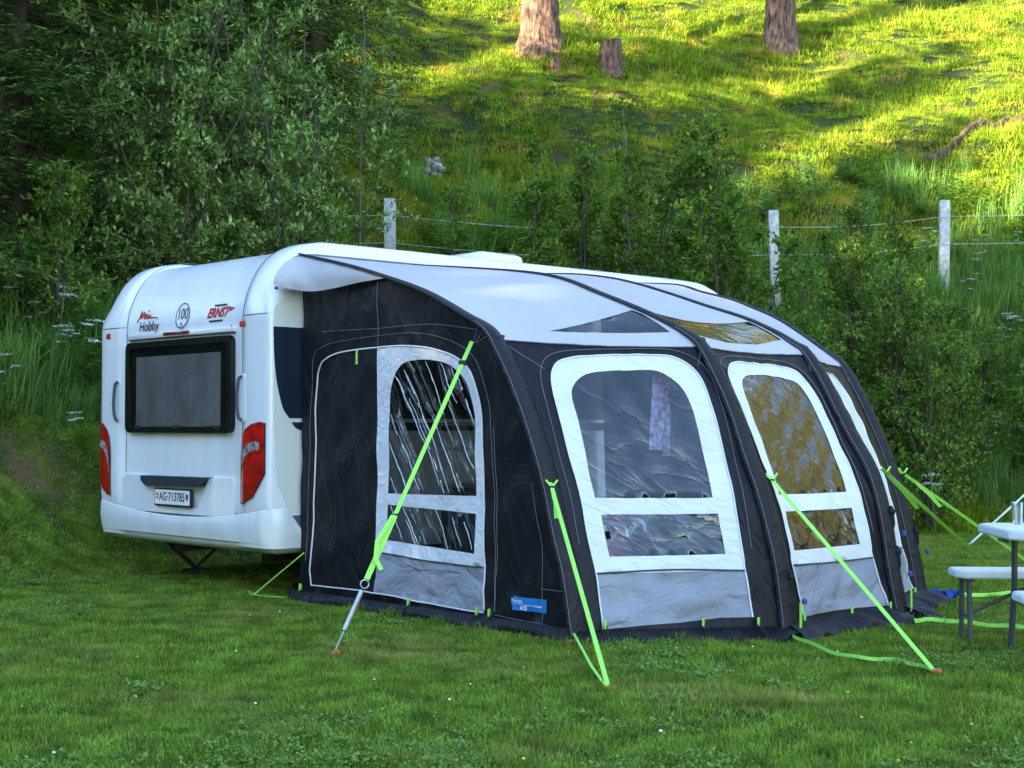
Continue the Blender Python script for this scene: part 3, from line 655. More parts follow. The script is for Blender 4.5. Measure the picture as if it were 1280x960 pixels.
SKY = {'AB': [(.32, .978), (.62, .905), (.955, .832), (.962, .86), (.93, .972)], 'BC': [(.085, .84), (.30, .87), (.6, .872), (.955, .856), (.945, .965), (.62, .992), (.318, .995), (.085, .975)], 'CD': [(.1, .90), (.35, .9), (.6, .99), (.1, .99)]}
VAL = {'AB': 1.965, 'BC': 1.95, 'CD': 1.945}
for k in FRAME:
    FRAME[k] = [tuple(p) for p in catmull(FRAME[k], 3)]; PANE1[k] = [tuple(p) for p in catmull(PANE1[k], 4)]
for a, b in (('A', 'B'), ('B', 'C'), ('C', 'D')):
    k = a + b; fn = lambda s, t, off=0.0, a=a, b=b: bay(a, b, s, t, off)
    asp = (1.35, 2.1)
    # dense outline helpers
    top = [(s, 1.035) for s in np.linspace(0, 1, 9)]
    bot = [(s, t) for s, t in zip(np.linspace(1, 0, 9), [1.995] * 9)]
    cut = [p for p in FRAME[k][:]] ; hole = [LOW[k][-1]] + cut + LOW[k][2:-1]
    hole = [(x, min(y, 1.97)) for x, y in hole]
    surf_part('front_canvas', fn, top + bot, [hole], .05, asp, M['canvas'], tent)
    surf_part('window_border', lambda s, t: fn(s, t, .006), FRAME[k], [PANE1[k], PANE2[k]], .05, asp, M['framecloth'], tent)
    for pn in (PANE1[k], PANE2[k]):
        surf_part('window_pane', lambda s, t: fn(s, t, .002), [tuple(x) for x in pn], [], .04, asp, M['pane' if k == 'AB' else 'pane_side'], tent)
    surf_part('lower_panel', lambda s, t: fn(s, t, .004), LOW[k], [], .03, asp, M['lowcloth'], tent)
    ring = [LOW[k][-1]] + FRAME[k] + [LOW[k][2]]
    curve_on(lambda s, t: fn(s, t, .010), ring, .0055, 'zip_piping', M['piping'], tent)
    curve_on(lambda s, t: fn(s, t, .011), [FRAME[k][0], ((FRAME[k][0][0] + FRAME[k][-1][0]) / 2, 1.79), FRAME[k][-1]], .006, 'panel_seam', M['dkgrey'], tent)
    # stitch lines around the window and along the sleeves
    c = np.array([.5, 1.45]); off = [tuple(c + (np.array(p) - c) * np.array([1.13, 1.07])) for p in FRAME[k][3:-3:3]]
    curve_on(lambda s, t: fn(s, t, .006), off, .0022, 'stitch_line', M['stitch'], tent)
    curve_on(lambda s, t: fn(s, t, .005), [(.02, 1.05), (.09, 1.10), (.17, 1.15)], .0022, 'stitch_line', M['stitch'], tent)
    curve_on(lambda s, t: fn(s, t, .005), [(.98, 1.06), (.93, 1.12)], .0022, 'stitch_line', M['stitch'], tent)
    # roof cloth
    roof = [(s, .0) for s in np.linspace(0, 1, 7)] + [(1, .5), (1, .8), (1, 1.03)] + [(s, 1.045) for s in np.linspace(.96, .04, 9)] + [(0, 1.03), (0, .8), (0, .5)]
    surf_part('roof_panel', lambda s, t: fn(s, t, .004), roof, [SKY[k]], .07, (1.3, 2.9), M['roofcloth'], tent)
    surf_part('roof_window', lambda s, t: fn(s, t, .001), SKY[k], [], .06, (1.3, 2.9), M['pane_roof'], tent)
    # hem seam where roof meets front
    curve_on(lambda s, t: fn(s, t, .008), [(s, 1.047) for s in (.02, .3, .5, .7, .98)], .004, 'eave_seam', M['stitch'], tent)
    # mud flap lying outward on the grass
    ss = np.linspace(-.02, 1.02, 40); V = []; rows = 10
    base = bay(a, b, ss, np.full(40, VAL[k]), .004); gro = bay_raw(a, b, ss, np.full(40, 2.0))
    nrm = gro - np.array([1.9, -1.4, 0]); nrm[:, 2] = 0; nrm /= np.linalg.norm(nrm, axis=1)[:, None]
    rf_ = np.random.default_rng(BAYC[(a, b)]); ph = rf_.uniform(0, 6, 4)
    for j in range(rows):
        q = j / (rows - 1)
        P = base * (1 - q) + (gro + nrm * (.19 + .05 * np.sin(ss * 9 + ph[0]) + .03 * np.sin(ss * 31 + ph[3]))[:, None]) * q
        P = P + nrm * (.05 * np.sin(q * 3.1) * (1 + .8 * np.sin(ss * 21 + q * 3 + ph[1])) + .012 * np.sin(ss * 55 + q * 9) * np.sin(q * 3.1))[:, None]; P[:, 2] += .02 * math.sin(q * 3.1) * np.sin(ss * 27 + ph[2]); P[:, 2] = np.maximum(P[:, 2], .015); V += list(P)
    F = [(j * 40 + i, j * 40 + i + 1, (j + 1) * 40 + i + 1, (j + 1) * 40 + i) for j in range(rows - 1) for i in range(39)]
    mobj('mud_flap', V, F, M['canvas'], tent)
# pole sleeves: flattened bulging beams over the seams
for kk in 'ABCD':
    ts = np.concatenate([np.linspace(0, .9, 24), np.linspace(.92, 1.1, 12), np.linspace(1.13, 1.99, 30)])
    C = pole(kk, ts); T = np.gradient(C, axis=0); T /= np.linalg.norm(T, axis=1)[:, None]
    xr, b_ = POLE[kk][0], POLE[kk][1]; w0 = np.array([b_[1], -(b_[0] - xr), 0.]); w0 = -w0 / np.linalg.norm(w0)     # across the pole's plane, towards the nose
    V = []; m = 9
    for i, t in enumerate(ts):
        W = w0 - T[i] * (w0 @ T[i]); W /= np.linalg.norm(W); N = np.cross(T[i], W)
        if N @ (C[i] - np.array([1.9, -1.4, .9])) < 0: N = -N
        hw = np.interp(t, [0, .6, .95, 1.1, 1.6, 2], [.022, .032, .040, .062, .068, .072]) * (1.15 if kk == 'A' else 1); hh = np.interp(t, [0, .9, 1.1, 2], [.012, .02, .045, .05])
        for q in range(m):
            an = math.pi * q / (m - 1); V.append(C[i] + W * hw * math.cos(an) + N * (hh * math.sin(an) ** .8 + .002))
    F = [(i * m + q, i * m + q + 1, (i + 1) * m + q + 1, (i + 1) * m + q) for i in range(len(ts) - 1) for q in range(m - 1)]
    mobj('pole_sleeve', V, F, M['sleeve'], tent)
    for q in (1, m - 2):
        mb = MB(); mb.tube([np.array(V[i * m + q]) + 0.0 for i in range(26, len(ts))], .0022, 4); mb.build('stitch_line', M['stitch'], tent)
# side wall with the door, in the plane of pole A
def side(y, z, off=0.0):
    y = np.asarray(y, float); z = np.asarray(z, float); q = np.clip(-y / 2.95, 0, 1)
    x = .262 - .062 * q + .022 * np.sin(np.clip(-y / 2.9, 0, 1) * math.pi) * np.sin(np.clip(z / 2.2, 0, 1) * math.pi)
    wr = .009 * np.sin(y * 9 + z * 5) * np.sin(y * 4 - z * 7) + .005 * np.sin(y * 21 + z * 12) * np.sin(y * 3 - z * 6 + 1) + np.clip((.5 - z) / .3, 0, 1) * .008 * np.sin(y * 13 + z * 25)
    return np.stack([x + wr - off, y, z], -1)
pa = pole('A', np.linspace(0, 1.96, 60)); outer = [(p[1], p[2]) for p in pa] + [(-2.0, .055), (-1.0, .06), (0.03, .07), (.03, 1.0), (.02, 2.4)]
DOOR = catmull([(-.10, .12), (-.13, .6), (-.16, 1.2), (-.18, 1.62), (-.21, 1.73), (-.28, 1.80), (-.45, 1.845), (-.9, 1.865), (-1.3, 1.86), (-1.62, 1.815), (-1.85, 1.73), (-1.98, 1.58), (-2.03, 1.38), (-2.06, .9), (-2.07, .40), (-2.075, .12)], 4)
fr = [(-.905, 1.862), (-1.1, 1.864), (-1.3, 1.856), (-1.55, 1.83), (-1.75, 1.775), (-1.9, 1.68), (-1.98, 1.57), (-2.025, 1.4), (-2.045, 1.1), (-2.06, .7), (-2.065, .395), (-1.5, .40), (-.905, .42)]
p1 = [(-1.03, .835), (-1.035, 1.2), (-1.04, 1.49), (-1.08, 1.61), (-1.15, 1.70), (-1.256, 1.752), (-1.45, 1.762), (-1.68, 1.728), (-1.83, 1.65), (-1.92, 1.53), (-1.963, 1.373), (-1.97, 1.1), (-1.979, .85)]
p2 = [(-1.03, .758), (-1.979, .735), (-1.98, .475), (-1.03, .508)]
p1 = [tuple(p) for p in catmull(p1, 4)]; fr = [tuple(p) for p in catmull(fr[:11], 3)] + fr[11:]
lowp = [(-.905, .412), (-1.5, .392), (-2.065, .387), (-2.072, .10), (-1.5, .115), (-.905, .135)]
inner = fr[:-3] + [(-2.072, .10), (-1.5, .115), (-.905, .135)]
surf_part('side_canvas', lambda y, z: side(y, z), outer, [inner], .07, (1, 1), M['canvas'], tent)
surf_part('door_border', lambda y, z: side(y, z, .005), fr, [p1, p2], .06, (1, 1), M['framecloth'], tent)
for pn in (p1, p2): surf_part('door_pane', lambda y, z: side(y, z, .001), pn, [], .05, (1, 1), M['pane_door'], tent)
surf_part('door_lower_panel', lambda y, z: side(y, z, .003), lowp, [], .05, (1, 1), M['lowcloth'], tent)
# pale ribbons painting the sky's glint on the vinyl creases, running down towards the front corner
M['crease_glint'] = pmat('sky_glint_on_crease', (.62, .68, .74), .25, spec=.8)
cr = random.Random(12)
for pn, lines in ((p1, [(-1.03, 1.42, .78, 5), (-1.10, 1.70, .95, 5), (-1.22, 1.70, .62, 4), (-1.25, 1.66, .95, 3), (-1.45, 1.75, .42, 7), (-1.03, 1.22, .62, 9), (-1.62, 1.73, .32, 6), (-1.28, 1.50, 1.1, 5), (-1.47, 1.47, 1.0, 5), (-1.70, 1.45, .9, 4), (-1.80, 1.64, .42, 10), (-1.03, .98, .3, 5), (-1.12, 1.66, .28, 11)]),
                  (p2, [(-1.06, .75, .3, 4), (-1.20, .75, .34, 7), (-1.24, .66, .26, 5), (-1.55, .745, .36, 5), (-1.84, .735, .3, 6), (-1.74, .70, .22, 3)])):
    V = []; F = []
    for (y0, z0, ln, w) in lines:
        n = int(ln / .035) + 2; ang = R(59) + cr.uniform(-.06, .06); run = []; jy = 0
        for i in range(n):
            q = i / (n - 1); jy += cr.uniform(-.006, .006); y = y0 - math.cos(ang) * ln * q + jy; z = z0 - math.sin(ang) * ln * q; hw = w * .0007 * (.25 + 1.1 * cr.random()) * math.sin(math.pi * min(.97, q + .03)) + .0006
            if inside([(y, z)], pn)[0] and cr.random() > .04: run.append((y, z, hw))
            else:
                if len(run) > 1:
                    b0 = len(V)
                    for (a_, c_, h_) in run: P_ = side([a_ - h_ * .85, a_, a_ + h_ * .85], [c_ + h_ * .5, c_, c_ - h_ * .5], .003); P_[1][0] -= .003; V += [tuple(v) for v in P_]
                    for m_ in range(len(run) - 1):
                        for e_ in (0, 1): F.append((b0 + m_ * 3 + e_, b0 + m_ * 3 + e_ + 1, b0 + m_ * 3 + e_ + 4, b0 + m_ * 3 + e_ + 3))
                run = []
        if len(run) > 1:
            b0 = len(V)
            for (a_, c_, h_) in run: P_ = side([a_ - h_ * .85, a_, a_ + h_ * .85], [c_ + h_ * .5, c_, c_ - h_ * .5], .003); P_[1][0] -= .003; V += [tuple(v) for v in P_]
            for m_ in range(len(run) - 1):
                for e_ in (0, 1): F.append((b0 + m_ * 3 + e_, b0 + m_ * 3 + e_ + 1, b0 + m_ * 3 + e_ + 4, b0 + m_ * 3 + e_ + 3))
    co_ = mobj('pane_crease_glints', V, F, M['crease_glint'], tent); co_['kind'] = 'stuff'
curve_on(lambda y, z: side(y, z, .008), DOOR, .006, 'door_zip', M['piping'], tent, n=1)
curve_on(lambda y, z: side(y, z, .007), [(-.10, .12), (-.5, .13), (-1.0, .13), (-1.5, .11), (-2.07, .10)], .005, 'door_zip', M['piping'], tent)
curve_on(lambda y, z: side(y, z, .007), [(-.905, .42), (-1.5, .396), (-2.06, .39)], .005, 'panel_seam', M['dkgrey'], tent)
for ln in ([(-.91, 1.88), (-.92, 2.1), (-.93, 2.33)], [(-.25, 2.01), (-.9, 2.0), (-1.5, 2.0), (-2.0, 1.94)], [(-.04, .3), (-.09, 1.3), (-.13, 1.8), (-.25, 1.89), (-.5, 1.93), (-1.3, 1.95), (-1.75, 1.87), (-2.0, 1.72), (-2.11, 1.45), (-2.16, 1.0), (-2.19, .12)],
           [(-2.18, .12), (-2.2, .6), (-2.17, 1.3)], [(-2.0, 1.95), (-1.97, 1.85)], [(-2.07, 1.93), (-1.98, 1.85)], [(-2.14, 1.9), (-1.99, 1.85)], [(-2.2, .1), (-2.5, .085), (-2.85, .08)], [(-2.63, .08), (-2.62, .55), (-2.52, .95)], [(-2.62, .3), (-2.85, .3)]):
    curve_on(lambda y, z: side(y, z, .006), ln, .002, 'stitch_line', M['stitch'], tent)
mb = MB(); mb.box((.20, -.735, 1.80), (.006, .018, .10)); mb.build('zip_pull', M['strap'], tent)
# side mud flap
V = []; ys = np.linspace(.05, -3.0, 50)
for j, q in enumerate(np.linspace(0, 1, 6)):
    for y in ys: V.append((.2 - .02 - .05 * q + .02 * math.sin(y * 7) * q - .02 * math.sin(q * 3.1), y, max(.012, .075 * (1 - q) + .012)))
mobj('mud_flap', V, [(j * 50 + i, j * 50 + i + 1, (j + 1) * 50 + i + 1, (j + 1) * 50 + i) for j in range(5) for i in range(49)], M['canvas'], tent)
# maker's label and care tag
lab = MB(); ly0, ly1, lz0, lz1 = -2.37, -2.665, .150, .235
V = [side(y, z, .006) for y in np.linspace(ly0, ly1, 6) for z in (lz0, lz1)]; F = [(i * 2, i * 2 + 2, i * 2 + 3, i * 2 + 1) for i in range(5)]
lb = mobj('maker_label', V, F, M['blue'], tent)
rx = Matrix(((0, 0, -1), (-1, 0, 0), (0, 1, 0))).to_4x4()
text('Kampa', .036, (.178, -2.43, .212), M['whiteprint'], lb, rot=rx); text('ACE', .034, (.178, -2.49, .170), M['whiteprint'], lb, rot=rx, bold=.001); text('AIR 400', .018, (.178, -2.62, .190), M['whiteprint'], lb, rot=rx)
mb = MB(); mb.box((.178, -2.52, .192), (.002, .28, .002)); mb.build('label_rule', M['whiteprint'], lb, False)
mb = MB(); mb.box((.165, -2.515, .045), (.002, .06, .035)); mb.build('care_tag', M['piping'], tent, False)
mobj('rail_strip', [(.2, .04, 2.605), (.2, .0, 2.6), (3.55, .0, 2.6), (3.55, .04, 2.605)], [(0, 1, 2, 3)], M['roofcloth'], tent, False)
# canopy flap at the caravan's rear corner
U = catmull([(-.03, -.02, 2.37), (.0, -.02, 2.45), (.08, -.02, 2.535), (.2, -.03, 2.585), (.215, -.35, 2.53), (.215, -.7, 2.455), (.215, -1.08, 2.35)], 6)
Lw = catmull([(-.035, -.03, 2.345), (.02, -.06, 2.335), (.09, -.12, 2.318), (.14, -.28, 2.30), (.17, -.5, 2.31), (.19, -.8, 2.335), (.205, -1.1, 2.345)], 6)
V = []; nk = len(U)
for j in range(9):
    q = j / 8
    for i in range(nk):
        p = U[i] * (1 - q) + Lw[i] * q; bl = math.sin(q * math.pi) * math.sin(min(1, i / (nk - 1) * 1.0) * math.pi)
        V.append((p[0] - .035 * bl + .006 * math.sin(i * .9 + q * 5) * bl, p[1] - .02 * bl, p[2]))
mobj('canopy_flap', V, [(j * nk + i, j * nk + i + 1, (j + 1) * nk + i + 1, (j + 1) * nk + i) for j in range(8) for i in range(nk - 1)], M['roofcloth'], tent)
# far side wall beyond pole D and groundsheet
pd = pole('D', np.linspace(0, 2, 40)); V = [tuple(p) for p in pd] + [(3.6, -.0, 0.02)]
mobj('far_side_canvas', V, [tuple(range(len(V)))], M['canvas'], tent, False)
mobj('groundsheet', [(.25, -.05, .02), (.25, -2.9, .02), (1.32, -3.55, .02), (2.53, -3.58, .02), (3.55, -3.1, .02), (3.55, -.05, .02)], [(0, 1, 2, 3, 4, 5)], M['floor'], tent, False)
# black storm-strap toggles on the sleeves near eave, and pegging loops at the hem
for (kk, t) in (('A', 1.03), ('B', 1.0), ('C', 1.0)):
    p = pole(kk, t); mb = MB(); mb.box((p[0] + .03, p[1] - .03, p[2] - .01), (.13, .05, .035), bev=.012, rz=.3); mb.build('toggle', M['black'], tent)
for kk, t, sgn in (('B', 1.84, 1), ('C', 1.67, 1), ('C', 1.80, 1), ('D', 1.76, 1)):
    p = pole(kk, t) + np.array([.06, -.07, 0]); mb = MB(); mb.lathe([(.0, -.10), (.018, -.08), (.028, -.03), (.022, .02), (.03, .05), (.012, .085), (0, .09)], p - np.array([.03, -.03, 0]), n=7); mb.build('valve_cover', M['canvas'], tent)
    mb = MB(); mb.lathe([(0, -.02), (.018, -.012), (.018, .012), (0, .02)], p + np.array([.02, -.04, -.10]), n=10); mb.build('valve', M['blueprint'], tent)
def ladder_loop(p, d, n=4):
    """rubber pegging ladder with a green tab"""
    p = Vector(p); d = Vector(d); h = empty('peg_ladder', p, 0, tent); mb = MB(); side_ = Vector((d.y, -d.x, 0)).normalized() * .012
    for sg in (-1, 1): mb.tube([side_ * sg, side_ * sg + d], .003, 5)
    for k in range(n + 1): mb.tube([-side_ + d * (k / n), side_ + d * (k / n)], .003, 5)
    mb.build('rubber', M['black'], h)
    mb = MB(); mb.box((0, 0, .012), (.03, .012, .05), bev=.003, rz=.4); mb.build('tab', M['strap'], h); return h
for (a, b, s) in (('A', 'B', .13), ('A', 'B', .60), ('A', 'B', .86), ('B', 'C', .14), ('B', 'C', .55), ('B', 'C', .90), ('C', 'D', .75)):
    p = bay(a, b, np.array([s]), np.array([1.955]), .03)[0]; g = bay_raw(a, b, np.array([s]), np.array([2.]))[0]; o_ = g - np.array([1.9, -1.4, 0]); o_ /= np.linalg.norm(o_)
    ladder_loop(p, (g[0] + o_[0] * .12 - p[0], g[1] + o_[1] * .12 - p[1], -p[2] + .01))
for y in (-.08, -1.35, -2.05, -2.17):
    ladder_loop((.18, y, .10), (-.10, 0, -.09))
# green tabs at the sleeve feet
for kk in 'BC':
    p = pole(kk, 1.93) + np.array([.02, -.10, 0]); mb = MB(); mb.box(p, (.03, .006, .16), rz=.3); mb.build('foot_tab', M['strap'], tent)

# ------------------------------------------------------------------ webbing straps and pegs
def ribbon(name, pts, w, mat, parent=None, thick=.002, wdir=None, twist=0.0):
    pts = [Vector(p) for p in pts]; V = []; n = len(pts)
    for i, p in enumerate(pts):
        d = (pts[min(i + 1, n - 1)] - pts[max(i - 1, 0)]).normalized()
        wd = Vector(wdir) if wdir is not None else Vector((0, 0, 1)).cross(d)
        wd = wd - d * wd.dot(d); wd.normalize()
        if twist: wd = Matrix.Rotation(twist * i / (n - 1), 3, d) @ wd
        nn = d.cross(wd)
        for a, b in ((-1, -1), (1, -1), (1, 1), (-1, 1)): V.append(p + wd * (a * w / 2) + nn * (b * thick / 2))
    F = []
    for i in range(n - 1):
        for k in range(4): F.append((i * 4 + k, i * 4 + (k + 1) % 4, (i + 1) * 4 + (k + 1) % 4, (i + 1) * 4 + k))
    F += [(0, 3, 2, 1), tuple((n - 1) * 4 + k for k in range(4))]
    return mobj(name, V, F, mat, parent, False)
def lerp(a, b, q): return Vector(a) * (1 - q) + Vector(b) * q
def peg(loc, label, d=(.3, -.3)):
    x, y = loc; z = TZ(x, y); t = empty('tent_peg', (x, y, z)); tag(t, label, 'peg')
    v = Vector((d[0], d[1], 0)).normalized() * .05
    mb = MB(); mb.tube([(v.x * .3, v.y * .3, .045), (-v.x * 1.2, -v.y * 1.2, -.16)], .006, 6); mb.build('spike', M['steel'], t)
    mb = MB(); mb.box((0, 0, .03), (.062, .024, .018), bev=.006, rz=math.atan2(v.y, v.x)); mb.box((.01, .0, .04), (.022, .034, .013), bev=.006, rz=.4); mb.build('head', M['orange'], t)
    return t
view_w = (1, 0.1, 0)
# 1: from the eave of the rear beam, with ring, spring and orange peg
T1 = L2W(.19, -1.99, 1.86); G1 = Vector((-.99, 8.27, .05)); s1 = empty('guy_strap', (G1.x, G1.y, 0))
tag(s1, 'fluorescent green storm strap with spring, running from the rear eave past the door window', 'strap', 'fluorescent green awning straps')
rel = lambda p: Vector(p) - Vector((G1.x, G1.y, 0))
qr = .80
ribbon('webbing', [rel(lerp(T1, G1, q)) for q in np.linspace(0, qr - .17, 8)], .026, M['strap'], s1, wdir=view_w)
ribbon('webbing', [rel(lerp(T1, G1, q)) + Vector((.0, -.01, 0)) for q in np.linspace(qr - .2, qr - .005, 6)], .034, M['strap'], s1, wdir=view_w)
ribbon('loose_tail', [rel(lerp(T1, G1, qr - .2)) + Vector((-.01, -.02, 0)), rel(lerp(T1, G1, qr - .12)) + Vector((-.035, -.04, 0)), rel(lerp(T1, G1, qr - .07)) + Vector((.0, -.05, .0)), rel(lerp(T1, G1, qr - .05)) + Vector((.05, -.05, -.03))], .026, M['strap'], s1, wdir=view_w)
mb = MB(); pr_ = rel(lerp(T1, G1, .08)); mb.box(pr_, (.05, .018, .035), bev=.006); pb = rel(lerp(T1, G1, qr - .2)); mb.box(pb, (.045, .02, .022), bev=.006); mb.build('buckle', M['black'], s1)
c_ = rel(lerp(T1, G1, qr + .01)); mb = MB(); mb.tube([c_ + Vector((.024 * math.cos(a), .004 * math.sin(a), .024 * math.sin(a))) for a in np.linspace(0, 6.283, 16)[:-1]], .004, 6, closed=True); mb.build('ring', M['steel'], s1)
mb = MB(); mb.tube([rel(lerp(T1, G1, qr + .03)), rel(lerp(T1, G1, .945))], .014, 10); mb.build('spring_tube', M['steel'], s1)
mb = MB(); mb.tube([rel(lerp(T1, G1, .945)), rel(lerp(T1, G1, 1.0))], .004, 6); mb.build('hook', M['steel'], s1)
peg((G1.x, G1.y), 'orange headed peg holding the strap with the spring, leftmost on the lawn', (-.5, -.6))
# 2: rear beam, low anchor
def strap(T, G, label, w=.024, tail=None, taper=True, sag=.0):
    T = Vector(T); G = Vector(G); o = empty('guy_strap', (G.x, G.y, 0)); tag(o, label, 'strap', 'fluorescent green awning straps'); r_ = lambda p: p - Vector((G.x, G.y, 0))
    pts = [r_(lerp(T, G, q)) - Vector((0, 0, sag * math.sin(q * math.pi))) for q in np.linspace(0, 1, 12)]
    ribbon('webbing', pts, w, M['strap'], o, wdir=view_w)
    if tail is not None:
        q0, q1 = tail; ribbon('loose_tail', [r_(lerp(T, G, q0)) + Vector((0, -.01, .0)), r_(lerp(T, G, (q0 + q1) / 2)) + Vector((0, -.02, -.02)), r_(lerp(T, G, q1)) + Vector((-.01, -.03, -.05))], w * 1.1, M['strap'], o, wdir=view_w)
    b = r_(lerp(T, G, .03)); mb = MB(); mb.box(b, (.03, .012, .02), bev=.004); mb.build('buckle', M['black'], o)
    for sgn in (-1, 1): ribbon('fixing_loop', [b + Vector((.035 * sgn, .02, .045)), b], .012, M['strap'], o, wdir=view_w)
    return o
PA = lambda k, t, dx=0, dy=0: L2W(*(pole(k, t) + np.array([dx, dy, 0])))
g2 = (.47, 7.18, .03)
o = strap(PA('A', 1.53, -.05, -.07), g2, 'green storm strap from the front corner beam straight down to a peg on the lawn', tail=(.06, .16))
ribbon('side_webbing', [L2W(.17, -2.93, .07) - Vector((g2[0], g2[1], 0)), Vector((-.05, .6, .04)), Vector((0, .02, .02))], .016, M['strap'], o, wdir=view_w)
ribbon('foot_tab', [L2W(.15, -2.93, .16) - Vector((g2[0], g2[1], 0)), L2W(.13, -2.97, .02) - Vector((g2[0], g2[1], 0))], .03, M['strap'], o, wdir=view_w)
peg(g2[:2], 'orange headed peg holding the two green straps in front of the front corner', (.5, -.5))
peg((.34, 8.72), 'orange headed peg at the foot of the front corner beam', (-.5, -.5))
g3 = (2.19, 7.62, .03)
strap(PA('B', 1.5, .03, -.08), g3, 'green storm strap from the beam between the two large windows, crossing the second window', w=.027)
peg(g3[:2], 'peg on the lawn where the strap from the middle beam and its loose strap meet', (.5, -.5))
g4 = (4.02, 11.92, .03)
strap(PA('C', 1.5, .03, -.08), g4, 'green storm strap from the third beam, ending behind the bench', w=.027, tail=(.02, .25))
peg(g4[:2], 'peg behind the bench holding the strap of the third beam', (.5, .2))
g5 = (4.45, 12.0, .03)
strap(PA('D', 1.5, .03, -.05), g5, 'green storm strap from the farthest beam, passing behind the table corner', w=.024, tail=(.1, .25))
peg(g5[:2], 'peg behind the table holding the strap of the farthest beam', (.5, .2))
# loose webbing lying on the lawn
def lying(pts, label, w=.022, mat='strap', r=None, group='fluorescent green awning straps'):
    P = [(x, y, 0) for x, y in pts]; C = catmull(P, 6); o0 = Vector((pts[0][0], pts[0][1], 0)); Q = [Vector((c[0], c[1], TZ(c[0], c[1]) + .034 + .004 * math.sin(i * .8))) - o0 for i, c in enumerate(C)]
    t = empty('loose_strap', o0); tag(t, label, 'strap', group)
    if r: mb = MB(); mb.tube(Q, r, 6); mb.build('cord', M[mat], t)
    else: ribbon('webbing', Q, w, M[mat], t, wdir=(.1, .3, 1))
    return t
lying([(1.68, 9.05), (1.72, 8.84), (1.8, 8.44), (1.91, 8.12), (2.05, 8.04), (2.14, 7.86), (2.18, 7.64)], 'loose green strap lying on the grass between the middle beam foot and its peg', .02)
lying([(2.68, 10.2), (2.60, 9.85), (2.62, 9.66), (2.75, 9.68), (2.92, 9.6), (3.07, 9.45), (3.26, 9.33), (3.6, 9.2), (3.9, 9.15)], 'loose green strap lying on the grass under the bench', .026)
lying([(3.19, 11.40), (3.26, 11.24), (3.54, 11.24), (4.03, 11.45), (4.5, 11.6)], 'loose green strap lying on the grass behind the bench, from the farthest beam foot', .03)
# yellow-green cord at the caravan's rear corner
ct = empty('tie_cord', (-1.96, 11.2, 0)); tag(ct, 'thin yellow green cord tied from under the caravan corner to the grass beside the awning', 'cord')
top_ = L2W(.24, -.04, .36) - Vector((-1.96, 11.2, 0))
mb = MB(); mb.tube([top_, Vector((0, 0, .03))], .005, 6)
mb.tube(catmull([(0, 0, .03), (.08, -.1, .03), (.2, -.2, .035), (.3, -.18, .03), (.36, -.1, .04), (.39, .05, .06)], 5), .004, 6)
mb.tube(catmull([(0, 0, .03), (-.04, -.03, .06), (-.02, .02, .02), (.04, -.01, .06), (0, 0, .03)], 4), .004, 5); mb.build('cord', M['strap'], ct)
# blue cloth at the far foot
def rag(name, c, size, mat, label, seed):
    rnd = random.Random(seed); n = 12; V = []; x0, y0 = c
    for j in range(n):
        for i in range(n):
            u = (i / (n - 1) - .5) * size[0]; v = (j / (n - 1) - .5) * size[1]
            V.append((u + .02 * math.sin(j * 1.7), v, .05 + .035 * math.sin(i * 1.3 + seed) * math.cos(j * 1.1) + .02))
    F = [(j * n + i, j * n + i + 1, (j + 1) * n + i + 1, (j + 1) * n + i) for j in range(n - 1) for i in range(n - 1)]
    o = mobj(name, V, F, mat); o.location = (x0, y0, TZ(x0, y0)); tag(o, label, 'cloth'); return o
rag('blue_cloth', (3.22, 11.0), (.26, .14), M['bluecloth'], 'crumpled blue cloth on the grass at the far foot of the awning', 2)

# ------------------------------------------------------------------ picnic table, benches, glass
def slab(cx, cy, z, lx, ly_, t, mat, parent, name, cham=.05):
    ol = [(-lx / 2 + cham, -ly_ / 2), (lx / 2 - cham, -ly_ / 2), (lx / 2, -ly_ / 2 + cham), (lx / 2, ly_ / 2 - cham), (lx / 2 - cham, ly_ / 2), (-lx / 2 + cham, ly_ / 2), (-lx / 2, ly_ / 2 - cham), (-lx / 2, -ly_ / 2 + cham)]
    bm = bmesh.new(); vs = [bm.verts.new((x + cx, y + cy, z - t)) for x, y in ol]; f = bm.faces.new(vs); r = bmesh.ops.extrude_face_region(bm, geom=[f])
    for v in r['geom']:
        if isinstance(v, bmesh.types.BMVert): v.co.z += t
    bmesh.ops.recalc_face_normals(bm, faces=bm.faces); bmesh.ops.bevel(bm, geom=[e for e in bm.edges], offset=.008, segments=2, affect='EDGES')
    me = bpy.data.meshes.new(name); bm.to_mesh(me); bm.free(); me.materials.append(mat); me.polygons.foreach_set('use_smooth', [True] * len(me.polygons)); sharp_by_angle(me, 40)
    return link(bpy.data.objects.new(name, me), parent)
def bench(loc, rz, label):
    o = empty('folding_bench', loc, rz); tag(o, label, 'bench', 'benches of the folding picnic set')
    slab(.915, 0, .44, 1.83, .29, .045, M['plastic'], o, 'seat', .045)
    for x in (.08, 1.75):
        for y in (-.105, .105):
            mb = MB(); mb.tube([(x, y * .8, .41), (x, y, .012)], .0155, 10); mb.build('leg', M['tablesteel'], o)
        mb = MB(); mb.tube([(x, -.10, .16), (x, .10, .16)], .011, 8); mb.build('stretcher', M['tablesteel'], o)
        mb = MB(); sg = 1 if x < 1 else -1; mb.tube([(x, 0, .16), (x + sg * .30, 0, .30), (x + sg * .52, 0, .395)], .011, 8); mb.build('brace', M['tablesteel'], o)
        mb = MB(); mb.box((x, 0, .385), (.05, .22, .03), bev=.008); mb.build('hinge_bracket', M['tablesteel'], o)
    return o
bench((2.665, 8.93, TZ(2.8, 8.9)), R(-3), 'pale grey plastic folding bench beyond the table, its whole end and two legs in view')
bench((2.585, 7.55, TZ(2.8, 7.5)), R(-3), 'near pale grey folding bench, only its corner in view before the table')
